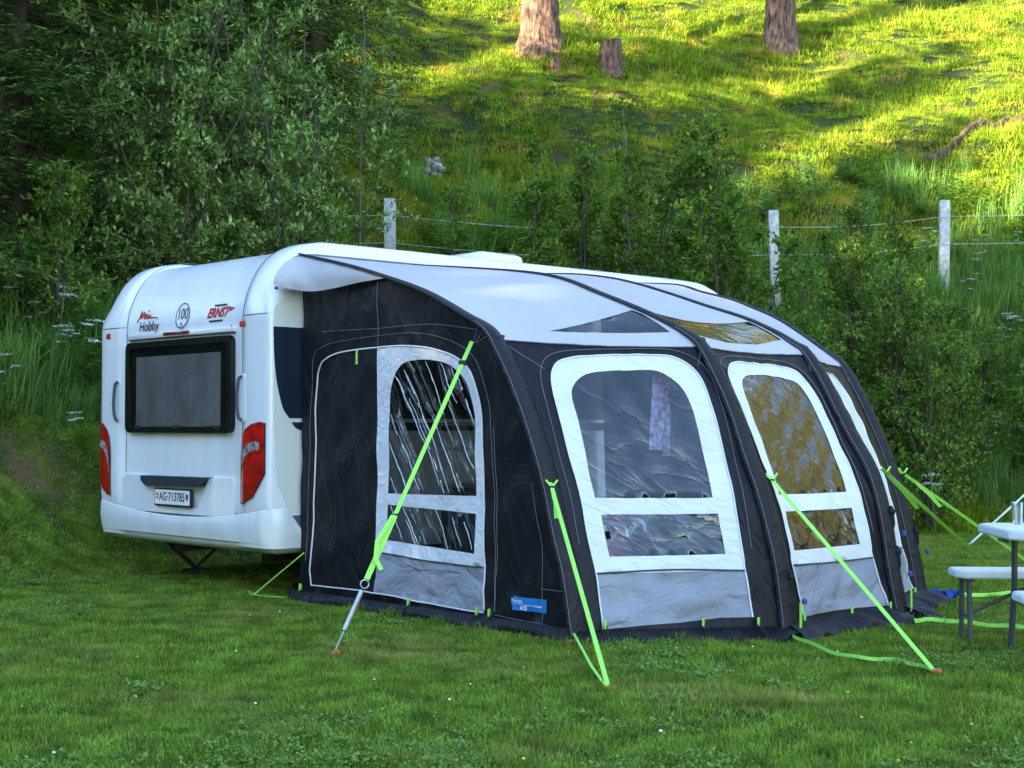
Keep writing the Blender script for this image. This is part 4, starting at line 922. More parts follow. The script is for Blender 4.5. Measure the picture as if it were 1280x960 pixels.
tb = empty('folding_table', (2.665, 8.17, TZ(2.9, 8.1)), R(-2)); tag(tb, 'pale grey plastic folding table with the drinking glass on it', 'table')
slab(.915, 0, .735, 1.83, .76, .05, M['plastic'], tb, 'table_top', .09)
for x in (.20, 1.63):
    for y in (-.26, .26):
        sg = 1 if y > 0 else -1
        mb = MB(); mb.tube(catmull([(x, y, .69), (x, y + .01 * sg, .42), (x - .0, y + .03 * sg, .30), (x - .0, y + .09 * sg, .012)], 4), .0175, 10); mb.build('leg', M['tablesteel'], tb)
    mb = MB(); mb.tube([(x, -.26, .30), (x, .26, .30)], .012, 8); mb.build('stretcher', M['tablesteel'], tb)
    mb = MB(); sg = 1 if x < 1 else -1; mb.tube([(x, 0, .30), (x + sg * .5, 0, .68)], .012, 8); mb.build('brace', M['tablesteel'], tb)
mb = MB(); mb.box((.03, -.1, .675), (.03, .12, .03), bev=.006); mb.build('latch', M['tablesteel'], tb)
gx, gy = 2.885, 8.40; gz = TZ(2.9, 8.1) + .7355
gl = MB(); gl.lathe([(0, .004), (.026, .004), (.028, .05), (.034, .125), (.0355, .125), (.0305, .05), (.028, 0), (0, 0)], (0, 0, 0), n=28); go = gl.build('drinking_glass', M['glass']); go.location = (gx, gy, gz); tag(go, 'clear drinking glass standing on the folding table', 'glass')

# ------------------------------------------------------------------ things inside the awning
def lw(x, y, z=0): return L2W(x, y, z)
tw = empty('towel', lw(1.18, -2.76, 1.70), CA); tag(tw, 'white and pink checked tea towel hanging behind the largest awning window', 'towel')
V = []
for j in range(14):
    for i in range(15):
        u = (i / 14 - .5); z = -j / 13 * .55; w = .10 + .03 * j / 13; V.append((u * w * 2 * .8, .02 * math.sin(i * 1.4 + j * .1), z + (-.04 if i > 8 else 0) * (j / 13)))
mobj('towel_cloth', V, [(j * 15 + i, j * 15 + i + 1, (j + 1) * 15 + i + 1, (j + 1) * 15 + i) for j in range(13) for i in range(14) if not (j > 6 and i == 7)], M['towel'], tw)
mb = MB(); mb.tube([(-.6, .25, .0), (0, 0, 0), (1.0, .1, .0)], .004, 6); mb.build('line', M['piping'], tw)
ch = empty('folding_chair', lw(.90, -2.42, .02), CA + .5); tag(ch, 'red folding chair with white arm seen through the lower pane of the largest awning window', 'chair')
mb = MB(); mb.box((0, 0, .42), (.46, .44, .02), bev=.008); mb.build('seat', M['redcloth'], ch)
mb = MB(); mb.box((0, -.16, .60), (.46, .02, .34), bev=.008); mb.build('backrest', M['redcloth'], ch)
for x in (-.25, .25):
    mb = MB(); mb.tube([(x, -.25, 0), (x, .22, .62)], .012, 8); mb.build('leg', M['alu'], ch)
    mb = MB(); mb.tube([(x, .25, 0), (x, -.22, .62), (x, -.2, .64)], .012, 8); mb.build('leg', M['alu'], ch)
    mb = MB(); mb.tube(catmull([(x, .22, .66), (x, -.1, .665), (x, -.25, .65), (x, -.28, .58)], 4), .016, 8); mb.build('arm', M['alu'], ch)
cb = empty('camp_cupboard', lw(1.0, -1.0, .02), CA); tag(cb, 'grey camping cupboard with shelves standing inside the awning by the door', 'cupboard')
mb = MB(); mb.box((.1, -.35, .42), (.5, .9, .84), bev=.01); mb.build('carcass', M['cabinet'], cb)
mb = MB(); mb.box((.1, -.35, .855), (.54, .94, .025), bev=.006); mb.build('worktop', M['alu'], cb)
for z in (1.12, 1.3):
    mb = MB(); mb.box((.1, -.3, z), (.4, .8, .02)); mb.build('shelf', M['alu'], cb)
for y in (-.7, .1):
    mb = MB(); mb.tube([(.28, y, .86), (.28, y, 1.5)], .01, 6); mb.build('upright', M['alu'], cb)
dc = empty('camp_table', lw(.75, -1.9, .02), CA); tag(dc, 'small folding table with bent metal legs behind the door window of the awning', 'table')
mb = MB(); mb.box((0, 0, .68), (.5, .5, .03), bev=.01); mb.build('table_top', M['cabinet'], dc)
for y in (-.22, .22):
    mb = MB(); mb.tube(catmull([(-.24, y, 0), (-.24, y, .58), (-.2, y, .66), (.2, y, .66), (.24, y, .58), (.24, y, 0)], 4), .013, 8); mb.build('leg', M['alu'], dc)
tc_ = MB(); tc_.box((0, 0, .13), (.2, .16, .26), bev=.03); to = tc_.build('cool_bag', M['teal']); to.location = lw(.9, -1.45, 1.0 - .12); to.rotation_euler = (0, 0, CA); tag(to, 'teal bag on the cupboard inside the awning', 'bag')

# ------------------------------------------------------------------ fence on the bank
FY = 22.3
fx = lambda px: (px - 640) / 1836 * FY
def fence():
    t = empty('wire_fence', (4.2, FY, TZ(4.2, FY))); tag(t, 'fence of white weathered posts and two pale wires crossing the bank', 'fence'); o0 = t.location
    posts = [(-1.85, 4.78, .17), (4.03, 4.60, .15), (6.56, 4.76, .15), (-7.6, 5.1, .14), (11.8, 5.2, .14)]
    tops = {}
    for (x, zt_, w) in posts:
        zb = TZ(x, FY) - .25; mb = MB(); rnd = random.Random(int(x * 10)); h = zt_ - zb
        mb.box((0, 0, h / 2), (w, .11, h), bev=.012, rz=rnd.uniform(-.1, .1)); p = mb.build('post', M['post'], t); p.location = (x - o0.x, 0, zb - o0.z); p.rotation_euler = (rnd.uniform(-.02, .02), rnd.uniform(-.03, .03), 0)
    for dz, sag in ((-.26, .12), (-.68, .12)):
        pts = []
        order = sorted(posts)
        for (a, b) in zip(order[:-1], order[1:]):
            for q in np.linspace(0, 1, 8)[:-1]: pts.append((a[0] + (b[0] - a[0]) * q - o0.x, -.06, a[1] + (b[1] - a[1]) * q + dz - sag * math.sin(q * math.pi) * (b[0] - a[0]) / 5 - o0.z))
        mb = MB(); mb.tube(pts, .004, 5); mb.build('wire', M['post'], t)
fence()

# pale guy lines of another pitch, on the right
gp = empty('awning_pole', (6.9, 16.0, TZ(6.9, 16.0))); tag(gp, 'pale pole of a neighbouring pitch with two mint coloured guy lines', 'pole')
mb = MB(); mb.tube([(0, 0, 0), (0, 0, 1.95)], .016, 8); mb.build('pole_tube', M['alu'], gp)
def gline(G, top, r=.012):
    mb = MB(); z = TZ(*G); mb.tube([Vector((G[0], G[1], z)) - gp.location, Vector((0, 0, top))], r, 6); mb.build('guy_line', M['paleline'], gp)
gline((5.05, 16.3), 1.75); gline((5.2, 14.9), 1.2, .007)

# ------------------------------------------------------------------ vegetation tools
def rand_dirs(n, rng):
    v = rng.normal(size=(n, 3)); return v / np.linalg.norm(v, axis=1)[:, None]
def norm(v): return v / (np.linalg.norm(v, axis=-1, keepdims=True) + 1e-9)
def leaf_quads(P, D, S, ln, wd, fold=.15):
    """P base points, D direction, S side vector, ln/wd per leaf arrays -> folded rhombic leaves"""
    S = norm(S - D * (S * D).sum(1)[:, None]); N = np.cross(D, S); ln = ln[:, None]; wd = wd[:, None]
    a = P; b = P + D * ln * .45 + S * wd * .5 + N * wd * fold; c = P + D * ln; d = P + D * ln * .45 - S * wd * .5 + N * wd * fold
    return np.stack([a, b, c, d], 1).reshape(-1, 3)
class Plant:
    def __init__(s): s.wood = MB(); s.P = []; s.D = []; s.S = []; s.L = []; s.W = []
    def leaves(s, P, D, S, L, W): s.P.append(P); s.D.append(D); s.S.append(S); s.L.append(L); s.W.append(W)
    def quads(s): return leaf_quads(np.concatenate(s.P), np.concatenate(s.D), np.concatenate(s.S), np.concatenate(s.L), np.concatenate(s.W))
def poly_at(pts, q):
    n = len(pts) - 1; f = np.clip(q * n, 0, n - 1e-6); i = f.astype(int); r = (f - i)[:, None]; return pts[i] * (1 - r) + pts[i + 1] * r, norm(pts[i + 1] - pts[i])
def shrub_data(seed, H, spread, nst, ll, lw_, clear=.15, bpm=5, twn=9, lpt=11, droop=.0, lean=.25, wood_r=.02, upright=.5):
    rng = np.random.default_rng(seed); pl = Plant()
    for k in range(nst):
        az = rng.uniform(0, 6.283); ln = rng.uniform(.05, 1) * lean * H; h = H * rng.uniform(.72, 1.0) if k else H
        n = 9; q = np.linspace(0, 1, n); st_ = np.stack([np.cos(az) * ln * q ** 1.3, np.sin(az) * ln * q ** 1.3, h * q], 1)
        st_[1:] += rng.normal(scale=.03 * H / 4, size=(n - 1, 3)) * np.array([1, 1, .2])
        pl.wood.tube([tuple(p) for p in st_], [wood_r * (1 - .85 * x) + .003 for x in q], 6)
        nb = max(3, int(bpm * h)); bq = np.sort(np.concatenate([rng.uniform(clear, .99, nb - 2), [.97, 1.0]])); bp, bd = poly_at(st_, bq)
        for i in range(nb):
            a2 = rng.uniform(0, 6.283); rl = (1 - (bq[i] - clear) / (1 - clear) * .75) * spread * rng.uniform(.5, 1.0); up = upright * rng.uniform(.5, 1.5)
            d = norm(np.array([math.cos(a2), math.sin(a2), up])); m = 5; qq = np.linspace(0, 1, m)[:, None]
            br = bp[i] + d * rl * qq + np.array([0, 0, -droop * rl]) * qq ** 2 + np.array([0, 0, .12 * rl]) * qq ** 2; br[1:] += rng.normal(scale=.03 * rl, size=(m - 1, 3))
            pl.wood.tube([tuple(p) for p in br], [wood_r * .35 * (1 - .8 * x) + .0015 for x in qq[:, 0]], 4, cap=False)
            nt = max(5, int(twn * rl * 1.5)); tq = rng.uniform(.12, 1, nt); tp, td = poly_at(br, tq)
            T = norm(td * .7 + rand_dirs(nt, rng) * .75 + np.array([0, 0, .2])); tl = rng.uniform(.12, .34, nt) * (1.1 - .4 * tq)
            nl = lpt; lq = np.tile(np.linspace(.1, 1, nl), nt); idx = np.repeat(np.arange(nt), nl)
            P = tp[idx] + T[idx] * (tl[idx] * lq)[:, None]; Dr = norm(T[idx] * .6 + rand_dirs(len(idx), rng) * .9); S_ = rand_dirs(len(idx), rng) * .6 + np.cross(Dr, np.array([0, 0, 1.])) 
            L = ll * rng.uniform(.6, 1.15, len(idx)); pl.leaves(P, Dr, S_, L, L * lw_)
    return pl
PLANTS = {}
def plant_obj(key, name, loc, label, cat, data=None, mats=('alder', 'twig'), group=None, rz=0, sc=1.0, parts=('foliage', 'stems')):
    if key not in PLANTS:
        pl = data; fm = quads_mesh(parts[0], pl.quads(), 4, M[mats[0]]); wm = mesh_data(parts[1], pl.wood.v, pl.wood.f, [M[mats[1]]]); PLANTS[key] = (fm, wm)
    fm, wm = PLANTS[key]; t = empty(name, loc, rz); t.scale = (sc, sc, sc) if not hasattr(sc, '__len__') else sc; tag(t, label, cat, group)
    link(bpy.data.objects.new(parts[0], fm), t); link(bpy.data.objects.new(parts[1], wm), t); return t
def gp_(x, y, dz=-.05): return (x, y, TZ(x, y) + dz)
# shrubs: key, (x,y), height, spread, stems, leaf, ratio, label, mats, kwargs
SH = [
 ('w1', (-4.0, 16.6), 4.6, 1.25, 9, .095, .42, 'large grey green willow bush behind the caravan rear, with pale young shoots', 'willow bush', ('willow', 'twig'), dict(clear=.12, bpm=4, twn=12, lean=.26)),
 ('w2', (-2.55, 17.3), 4.7, .95, 6, .09, .42, 'grey green willow bush behind the caravan roof, next to the slim pale tree', 'willow bush', ('willow', 'twig'), dict(clear=.15, bpm=4.5, twn=12, lean=.2)),
 ('s1', (-1.9, 18.2), 7.6, .85, 1, .085, .5, 'slim pale trunked young tree beside the leftmost fence post, reaching above the picture', 'tree', ('willow', 'pale_twig'), dict(clear=.14, bpm=6, twn=12, lean=.03, wood_r=.014)),
 ('s2', (.25, 19.6), 3.7, .5, 1, .075, .6, 'thin young sapling with a leafy tip standing alone against the hillside', 'sapling', ('alder', 'pale_twig'), dict(clear=.5, bpm=9, twn=12, lean=.03, wood_r=.02)),
 ('a1', (1.72, 19.2), 4.5, .62, 2, .075, .62, 'tall young alder with a leaning pale stem behind the awning roof', 'alder', ('alder', 'pale_twig'), dict(clear=.3, bpm=8, twn=12, lean=.1, wood_r=.028)),
 ('a2', (2.55, 19.7), 4.2, .8, 4, .075, .62, 'bushy alder with sunlit tips right of the leaning alder', 'alder', ('alder', 'twig'), dict(clear=.1, bpm=6, twn=9, lean=.12)),
 ('a3', (3.2, 20.2), 3.4, .8, 4, .075, .62, 'lower alder bush left of the leaf covered fence post', 'alder', ('alder', 'twig'), dict(clear=.1, bpm=6, twn=9, lean=.15)),
 ('b1', (3.7, 18.6), 2.9, .95, 7, .07, .5, 'dense bush right behind the end of the caravan roof, covering the middle fence post', 'bush', ('bush', 'twig'), dict(clear=.05, bpm=7, twn=9, lean=.2)),
 ('b2', (4.95, 19.0), 2.7, 1.0, 8, .07, .5, 'broad dense bush between the middle and right fence posts', 'bush', ('bush', 'twig'), dict(clear=.05, bpm=7, twn=9, lean=.22)),
 ('b3', (1.05, 20.3), 2.7, .8, 5, .07, .55, 'green bush between the thin sapling and the leaning alder', 'bush', ('alder', 'twig'), dict(clear=.05, bpm=7, twn=9, lean=.2)),
 ('a4', (2.7, 18.7), 3.6, 1.0, 7, .085, .55, 'full round alder bush standing above the awning between the leaning alder and the middle post', 'alder', ('alder', 'twig'), dict(clear=.10, bpm=5, twn=8, lean=.24)),
 ('b5', (-2.1, 16.5), 2.5, .9, 6, .075, .45, 'low willow thicket just behind the caravan roof edge', 'bush', ('willow', 'twig'), dict(clear=.05, bpm=7, twn=9, lean=.2)),
 ('b6', (-4.75, 15.3), 1.9, .8, 6, .075, .45, 'low dark bush at the left end of the willows, over the tall grass', 'bush', ('bush', 'twig'), dict(clear=.05, bpm=7, twn=9, lean=.2)),
]
for (k, (x, y), H, sp, nst, ll, lr, lab_, cat, mats, kw) in SH:
    plant_obj(k, cat.replace(' ', '_'), gp_(x, y), lab_, cat, shrub_data(sum(map(ord, k)) * 7, H, sp, nst, ll, lr, **kw), mats, rz=random.Random(k).uniform(0, 6))
for (k, (x, y), sc, lab_) in [
 ('a2', (.95, 19.9), .85, 'young alder between the sapling and the leaning alder'),
 ('b2', (6.9, 18.9), .8, 'dark bush in the long grass below the right fence post'),
 ('b1', (5.1, 17.9), .8, 'dark bush low on the bank right of the awning shoulder'),
 ('b2', (8.3, 19.6), .8, 'dark bush cut by the right picture edge'),
 ('b1', (.1, 18.2), .8, 'dark bush just over the caravan roof, below the thin sapling'),
 ('a4', (4.7, 20.2), .8, 'rounded green bush just right of the middle fence post'),
 ('b2', (5.5, 18.6), .95, 'dense bush over the grass, half way between the awning and the right edge'),
 ('a4', (2.9, 20.9), .95, 'airy alder bush before the slope, its tips just reaching the sunlit grass'),
 ('a4', (1.3, 19.4), .75, 'round bush filling the gap below the leaning alder'),
 ('b2', (3.7, 18.7), .8, 'dense leafy bush at the foot of the middle post'),
 ('b3', (-.75, 18.6), .72, 'low green bush just right of the leftmost fence post'),
 ('b1', (4.3, 17.9), .55, 'low dark bush at the bank foot behind the awning shoulder'),
 ('b2', (6.35, 19.6), .62, 'bush around the foot of the right fence post'),
 ('b2', (7.6, 20.4), .8, 'bush at the right picture edge above the white flowers'),
 ('a3', (5.75, 20.8), .7, 'light green bush just left of the right fence post'),
 ('b1', (2.2, 18.4), .8, 'low bush hugging the awning roof line below the leaning alder'),
 ('b3', (3.0, 18.3), .8, 'dark bush behind the far end of the caravan roof'),
 ('w2', (-3.2, 18.6), 1.0, 'second grey green willow set back behind the large one'),
 ('b6', (-1.2, 17.6), .8, 'dark low bush under the slim pale tree'),
 ('a3', (1.9, 20.6), .95, 'alder bush tucked behind the leaning alder'),
 ('s2', (-.9, 21.0), .7, 'small sapling above the wire right of the leftmost post')]:
    plant_obj(k, 'bush', gp_(x, y), lab_, 'bush', rz=x * 2.3, sc=sc)

# spruces
def spruce_data(seed, H, BL, step=.34, per=8, ndl=7, tw=.10, ln=.10, start=.04):
    rng = np.random.default_rng(seed); pl = Plant(); pl.wood.tube([(0, 0, 0), (0, 0, H * .5), (0, 0, H)], [.16 * H / 12, .09 * H / 12, .01], 7)
    z = H * start
    while z < H - .15:
        f = z / H; L = (1 - f) ** .85 * BL + .12
        for k in range(per):
            az = rng.uniform(0, 6.283); l = L * rng.uniform(.65, 1.08); zz = z + rng.uniform(-.15, .15); dr = (.45 - .55 * f) * rng.uniform(.6, 1.2)
            m = 6; q = np.linspace(0, 1, m)[:, None]; hd = np.array([math.cos(az), math.sin(az), 0]); br = np.array([0, 0, zz]) + hd * l * q + np.array([0, 0, -1]) * (dr * l * (q ** 1.2) - .18 * l * q ** 3)
            pl.wood.tube([tuple(p) for p in br], [.018 * (1 - .8 * x) + .002 for x in q[:, 0]], 3, cap=False)
            nt = max(3, int(l * (1 - .08) / tw)); tq = np.repeat(np.linspace(.12, 1, nt), 2); sgn = np.tile([-1, 1], nt); tp, td = poly_at(br, tq)
            sv = np.cross(td, np.array([0, 0, 1.])); tl = (.12 + .42 * l / 2.5 * np.sin(np.clip(tq, .1, 1) * 2.6)) * rng.uniform(.7, 1.2, len(tq))
            T = norm(sv * sgn[:, None] + td * .65 + np.array([0, 0, -.35]) + rng.normal(scale=.12, size=(len(tq), 3)))
            nn = ndl; lq = np.tile(np.linspace(.0, .95, nn), len(tq)); idx = np.repeat(np.arange(len(tq)), nn)
            P = tp[idx] + T[idx] * (tl[idx] * lq)[:, None]; side_ = np.cross(T[idx], np.array([0, 0, 1.])) * np.tile([-1, 1] * nn, len(tq))[:len(idx)][:, None]
            Dr = norm(T[idx] + side_ * .55 + rng.normal(scale=.15, size=(len(idx), 3))); S_ = np.cross(Dr, np.array([0, 0, 1.])) + rng.normal(scale=.3, size=(len(idx), 3))
            L_ = ln * rng.uniform(.7, 1.2, len(idx)); pl.leaves(P, Dr, S_, L_, L_ * .30)
        z += step * (1 - .35 * f)
    return pl
sp1 = spruce_data(5, 12, 2.5, per=11); sp2 = spruce_data(9, 10, 2.3, per=7)
plant_obj('p1', 'spruce_tree', gp_(-5.75, 16.9), 'dark spruce at the left picture edge, its drooping boughs reaching the tall grass', 'spruce', sp1, ('spruce', 'twig'), parts=('crown', 'trunk'))
plant_obj('p2', 'spruce_tree', gp_(-6.9, 14.9), 'nearest dark spruce cut by the left picture edge', 'spruce', sp2, ('spruce', 'twig'), parts=('crown', 'trunk'), rz=1)
for i, (k, x, y, sc, lab_) in enumerate([
 ('p1', -6.0, 20.6, 1.1, 'tall dark spruce behind the leftmost spruce'), ('p2', -4.4, 21.6, 1.1, 'dark spruce behind the large willow bush'),
 ('p1', -3.3, 24.5, 1.0, 'dark spruce above the slim pale tree'), ('p2', -7.6, 24.5, 1.3, 'spruce high on the bank near the upper left corner'),
 ('p1', -5.3, 27.0, 1.15, 'spruce on the slope behind the others, half lit'), ('p2', -8.6, 19.5, 1.2, 'spruce outside the left spruces, only boughs in view')]):
    plant_obj(k, 'spruce_tree', gp_(x, y), lab_, 'spruce', rz=i * 1.3, sc=sc, parts=('crown', 'trunk'))
# unseen wood added behind the viewer, heights set to shade the pitch from the low sun; it also shows as reflections in the awning panes
rf = random.Random(4); hd = Vector((math.sin(R(SUN_ROT)), math.cos(R(SUN_ROT)), 0)); pd_ = Vector((hd.y, -hd.x, 0))
pl = spruce_data(21, 12, 2.6, step=.42, per=8, ndl=4, tw=.16, ln=.34); key = 'pw'
first = True; ni = 0
for row, dist in enumerate((24, 29, 35)):
    for k in range(-9, 10):
        c = Vector((1.0, 18.0, 0)) + hd * (dist + 12 + rf.uniform(-1.5, 1.5)) + pd_ * (k * 3.1 + rf.uniform(-1, 1) + row)
        if abs(c.x) < 3.5 and c.y > -4: continue
        q = (k + 9) / 18
        h = rf.uniform(18.2, 21.2) + (dist - 24) * .36 + (rf.choice((3.0, 5.5, 9.0)) if k > 4 else rf.choice((2.0, 4.0, 6.5)) if k >= 1 else 1.2 if k >= 0 else 0)
        plant_obj(key, 'spruce_tree', (c.x, c.y, TZ(c.x, c.y) - .1), 'unseen tall spruce added behind the viewer to shade the pitch, mirrored in the awning panes', 'spruce', pl, ('spruce', 'twig'), 'unseen spruces shading the pitch', rz=rf.uniform(0, 6), sc=(1.55, 1.55, h / 12), parts=('crown', 'trunk')); ni += 1

# big larches on the slope: trunk with root flare and a high crown
def big_tree(x, y, r, lean, label, seed, seg=44, crown_z=7.5, crown_n=46, leafn=70):
    t = empty('larch_tree', (x, y, TZ(x, y) - .55)); tag(t, label, 'larch'); rng = random.Random(seed); V = []; H = 15; rows = 130
    lob = [(rng.uniform(0, 6.28), rng.uniform(.12, .3)) for _ in range(5)]
    for j in range(rows):
        z = H * (j / (rows - 1)) ** 1.5; fl = 1 + .5 * math.exp(-max(z - .35, 0) / .38); rr = r * (1 - .55 * z / H) * fl
        for k in range(seg):
            a = 6.2832 * k / seg; b = 1 + .05 * math.sin(a * 7 + z * .8) + .06 * abs(math.sin(a * 8 - z * 1.3 + seed)) + .03 * math.sin(z * 9 + a * 5) + .03 * math.sin(a * 11 + z * 17)
            for (la, am) in lob: b += am * math.exp(-max(z - .25, 0) / .35) * math.exp(-((a - la + 3.14) % 6.283 - 3.14) ** 2 / .12)
            V.append((rr * b * math.cos(a) + lean * z, rr * b * math.sin(a), z))
    F = [(j * seg + k, j * seg + (k + 1) % seg, (j + 1) * seg + (k + 1) % seg, (j + 1) * seg + k) for j in range(rows - 1) for k in range(seg)]
    mobj('trunk', V, F, M['bark'], t)
    nr = np.random.default_rng(seed); pl = Plant()
    for i in range(crown_n):
        z = nr.uniform(crown_z, 15.5); a = nr.uniform(0, 6.28); l = (16.5 - z) * .32 + .5; d = np.array([math.cos(a), math.sin(a), .1]); q = np.linspace(0, 1, 5)[:, None]
        br = np.array([lean * z, 0, z]) + d * l * q + np.array([0, 0, -.25 * l]) * q ** 2; pl.wood.tube([tuple(p) for p in br], [.03, .025, .02, .012, .005], 4, cap=False)
        n = int(leafn * l); tq = nr.uniform(.15, 1, n); tp, td = poly_at(br, tq); P = tp + nr.normal(scale=.22, size=(n, 3)); D_ = norm(rand_dirs(n, nr) + np.array([0, 0, -.3])); pl.leaves(P, D_, rand_dirs(n, nr), nr.uniform(.12, .25, n), nr.uniform(.04, .07, n))
    link(bpy.data.objects.new('crown', quads_mesh('crown', pl.quads(), 4, M['larch'])), t); mobj('limbs', pl.wood.v, pl.wood.f, M['twig'], t)
big_tree(.66, 34.3, .43, -.012, 'thick old trunk with flaking bark on the slope, left of the stump', 3)
big_tree(6.7, 36.3, .36, -.01, 'sunlit pale trunk on the slope, right of the stump', 8)
for i, (x, y, r_, lab_) in enumerate([(18.6, 21.2, .3, 'sunlit larch on the right bank outside the picture, uphill of the others'), (20.3, 18.8, .3, 'sunlit larch on the right bank outside the picture, next below the highest'), (20.9, 7.8, .3, 'sunlit larch outside the picture to the right, nearest the pitch'), (22.3, 11.0, .3, 'sunlit larch outside the picture to the right, second'), (22.0, 13.8, .3, 'sunlit larch right of the picture, by the bank'), (21.2, 16.4, .32, 'sunlit larch far right of the pitch'),
        (-8.0, 47.0, .35, 'larch high on the slope above the picture, over the spruces'), (-2.0, 45.5, .35, 'larch high on the slope above the picture, over the thick trunk'), (4.0, 47.5, .35, 'larch high on the slope above the picture, between the trunks'), (10.5, 46.0, .35, 'larch high on the slope above the picture, right of the trunks'), (17.0, 44.0, .35, 'larch high on the slope above the right picture corner')]):
    big_tree(x, y, r_, .005, lab_, 20 + i, 16, crown_z=(2.5 if y < 25 else 5), crown_n=120, leafn=(420 if y < 25 else 90))
# stumps
def stump(x, y, r, h, label, seed):
    t = empty('tree_stump', (x, y, TZ(x, y) - .15)); tag(t, label, 'stump'); rng = random.Random(seed); seg = 22; V = []
    for j in range(9):
        z = (h + .15) * j / 8; fl = 1 + .35 * math.exp(-z / .15)
        for k in range(seg):
            a = 6.2832 * k / seg; b = 1 + .06 * math.sin(a * 5 + seed) + .05 * math.sin(a * 9 + z * 4); top_cut = (.05 * math.cos(a) if j == 8 else 0)
            V.append((r * fl * b * math.cos(a), r * fl * b * math.sin(a), z + top_cut))
    F = [(j * seg + k, j * seg + (k + 1) % seg, (j + 1) * seg + (k + 1) % seg, (j + 1) * seg + k) for j in range(8) for k in range(seg)]
    mobj('bark', V, F, M['bark'], t); top = V[-seg:]
    mobj('cut_face', [(x_, y_, z_ + .002) for x_, y_, z_ in top], [tuple(range(seg))], M['cutwood'], t, False)
stump(2.27, 33.6, .25, .75, 'tall broken tree stump between the two trunks', 1)
stump(.98, 33.2, .11, .34, 'small cut stump just right of the thick old trunk', 2)
# rock on the slope
def rock(x, y, s, label, seed):
    bm = bmesh.new(); bmesh.ops.create_icosphere(bm, subdivisions=4, radius=1); rr = np.random.default_rng(seed); ph = rr.uniform(0, 6, 9)
    for v in bm.verts:
        c = v.co.normalized(); d = 1 + .18 * math.sin(c.x * 4 + ph[0]) * math.sin(c.y * 5 + ph[1]) + .12 * math.sin(c.z * 7 + ph[2] + c.x * 3) + .05 * math.sin(c.x * 15 + ph[3]) * math.sin(c.z * 13)
        v.co = Vector((c.x * s[0], c.y * s[1], c.z * s[2])) * d
    me = bpy.data.meshes.new('boulder'); bm.to_mesh(me); bm.free(); me.materials.append(M['rock']); me.polygons.foreach_set('use_smooth', [True] * len(me.polygons)); o = link(bpy.data.objects.new('boulder', me)); o.location = (x, y, TZ(x, y) + s[2] * .45); tag(o, label, 'boulder'); return o
rock(-1.42, 26.6, (.20, .18, .22), 'grey and white speckled boulder on the shaded slope above the leftmost post', 3)
# eroded brown bank strip on the right
def bank_edge():
    rng = random.Random(2); pts = catmull([(7.6, 27.0, 0), (8.3, 27.6, 0), (9.2, 28.4, 0), (10.4, 29.4, 0), (12, 30.6, 0)], 10); V = []; seg = 10; o0 = Vector((9.2, 28.4, TZ(9.2, 28.4)))
    for i, p in enumerate(pts):
        z = TZ(p[0], p[1])
        for k in range(seg):
            a = 6.2832 * k / seg; r = .14 * (1 + .45 * math.sin(i * 1.3 + k * 2.1) * rng.uniform(.3, 1)) * min(1, .35 + i / 12); V.append((p[0] + r * math.cos(a) * .5 - o0.x, p[1] + r * .6 * math.cos(a) - o0.y, z + .08 + r * math.sin(a) - o0.z))
    F = [(i * seg + k, i * seg + (k + 1) % seg, (i + 1) * seg + (k + 1) % seg, (i + 1) * seg + k) for i in range(len(pts) - 1) for k in range(seg)]
    o = mobj('earth_edge', V, F, M['soil']); o.location = o0; tag(o, 'eroded brown earth edge running up the slope at the right picture edge', 'earth edge')
bank_edge()

# ------------------------------------------------------------------ scattered ground cover (stuff)
def blades(n, R_, hmin, hmax, w, rng, lean=.35, disc=True, segs=2):
    """grass blades: each one strip, built as quad(s) + tip triangle merged in one connected polygon strip"""
    ang = rng.uniform(0, 6.283, n); rad = R_ * np.sqrt(rng.uniform(0, 1, n)); B = np.stack([rad * np.cos(ang), rad * np.sin(ang), np.zeros(n) - .01], 1)
    h = rng.uniform(hmin, hmax, n); az = rng.uniform(0, 6.283, n); ld = np.stack([np.cos(az), np.sin(az), np.zeros(n)], 1); sw = np.stack([-np.sin(az + rng.normal(scale=.6, size=n)), np.cos(az), np.zeros(n)], 1)
    le = rng.uniform(.1, 1, n) * lean; ww = w * rng.uniform(.7, 1.3, n)
    V = []; up = np.array([0, 0, 1.])
    def pt(q): return B + up * (h * (q - .25 * le * q * q))[:, None] + ld * (h * le * q ** 2)[:, None]
    p0, p1, p2 = pt(0), pt(.55), pt(1.0)
    V = np.stack([p0 - sw * ww[:, None] * .5, p0 + sw * ww[:, None] * .5, p1 + sw * ww[:, None] * .42, p2, p1 - sw * ww[:, None] * .42], 1)
    return V.reshape(-1, 3)
def blade_mesh(name, V, mat):
    n = len(V) // 5; me = bpy.data.meshes.new(name); V = np.asarray(V, np.float32); me.vertices.add(n * 5); me.vertices.foreach_set('co', V.ravel())
    b = np.arange(n)[:, None] * 5; L = np.concatenate([b + np.array([[0, 1, 2, 4]]), b + np.array([[4, 2, 3]])], 1).ravel(); me.loops.add(len(L)); me.loops.foreach_set('vertex_index', L.astype(np.int32))
    me.polygons.add(2 * n); ls = (np.arange(n)[:, None] * 7 + np.array([[0, 4]])).ravel(); lt = np.tile([4, 3], n)
    me.polygons.foreach_set('loop_start', ls.astype(np.int32)); me.polygons.foreach_set('loop_total', lt.astype(np.int32)); me.materials.append(mat); me.update(calc_edges=True); me.validate(); return me
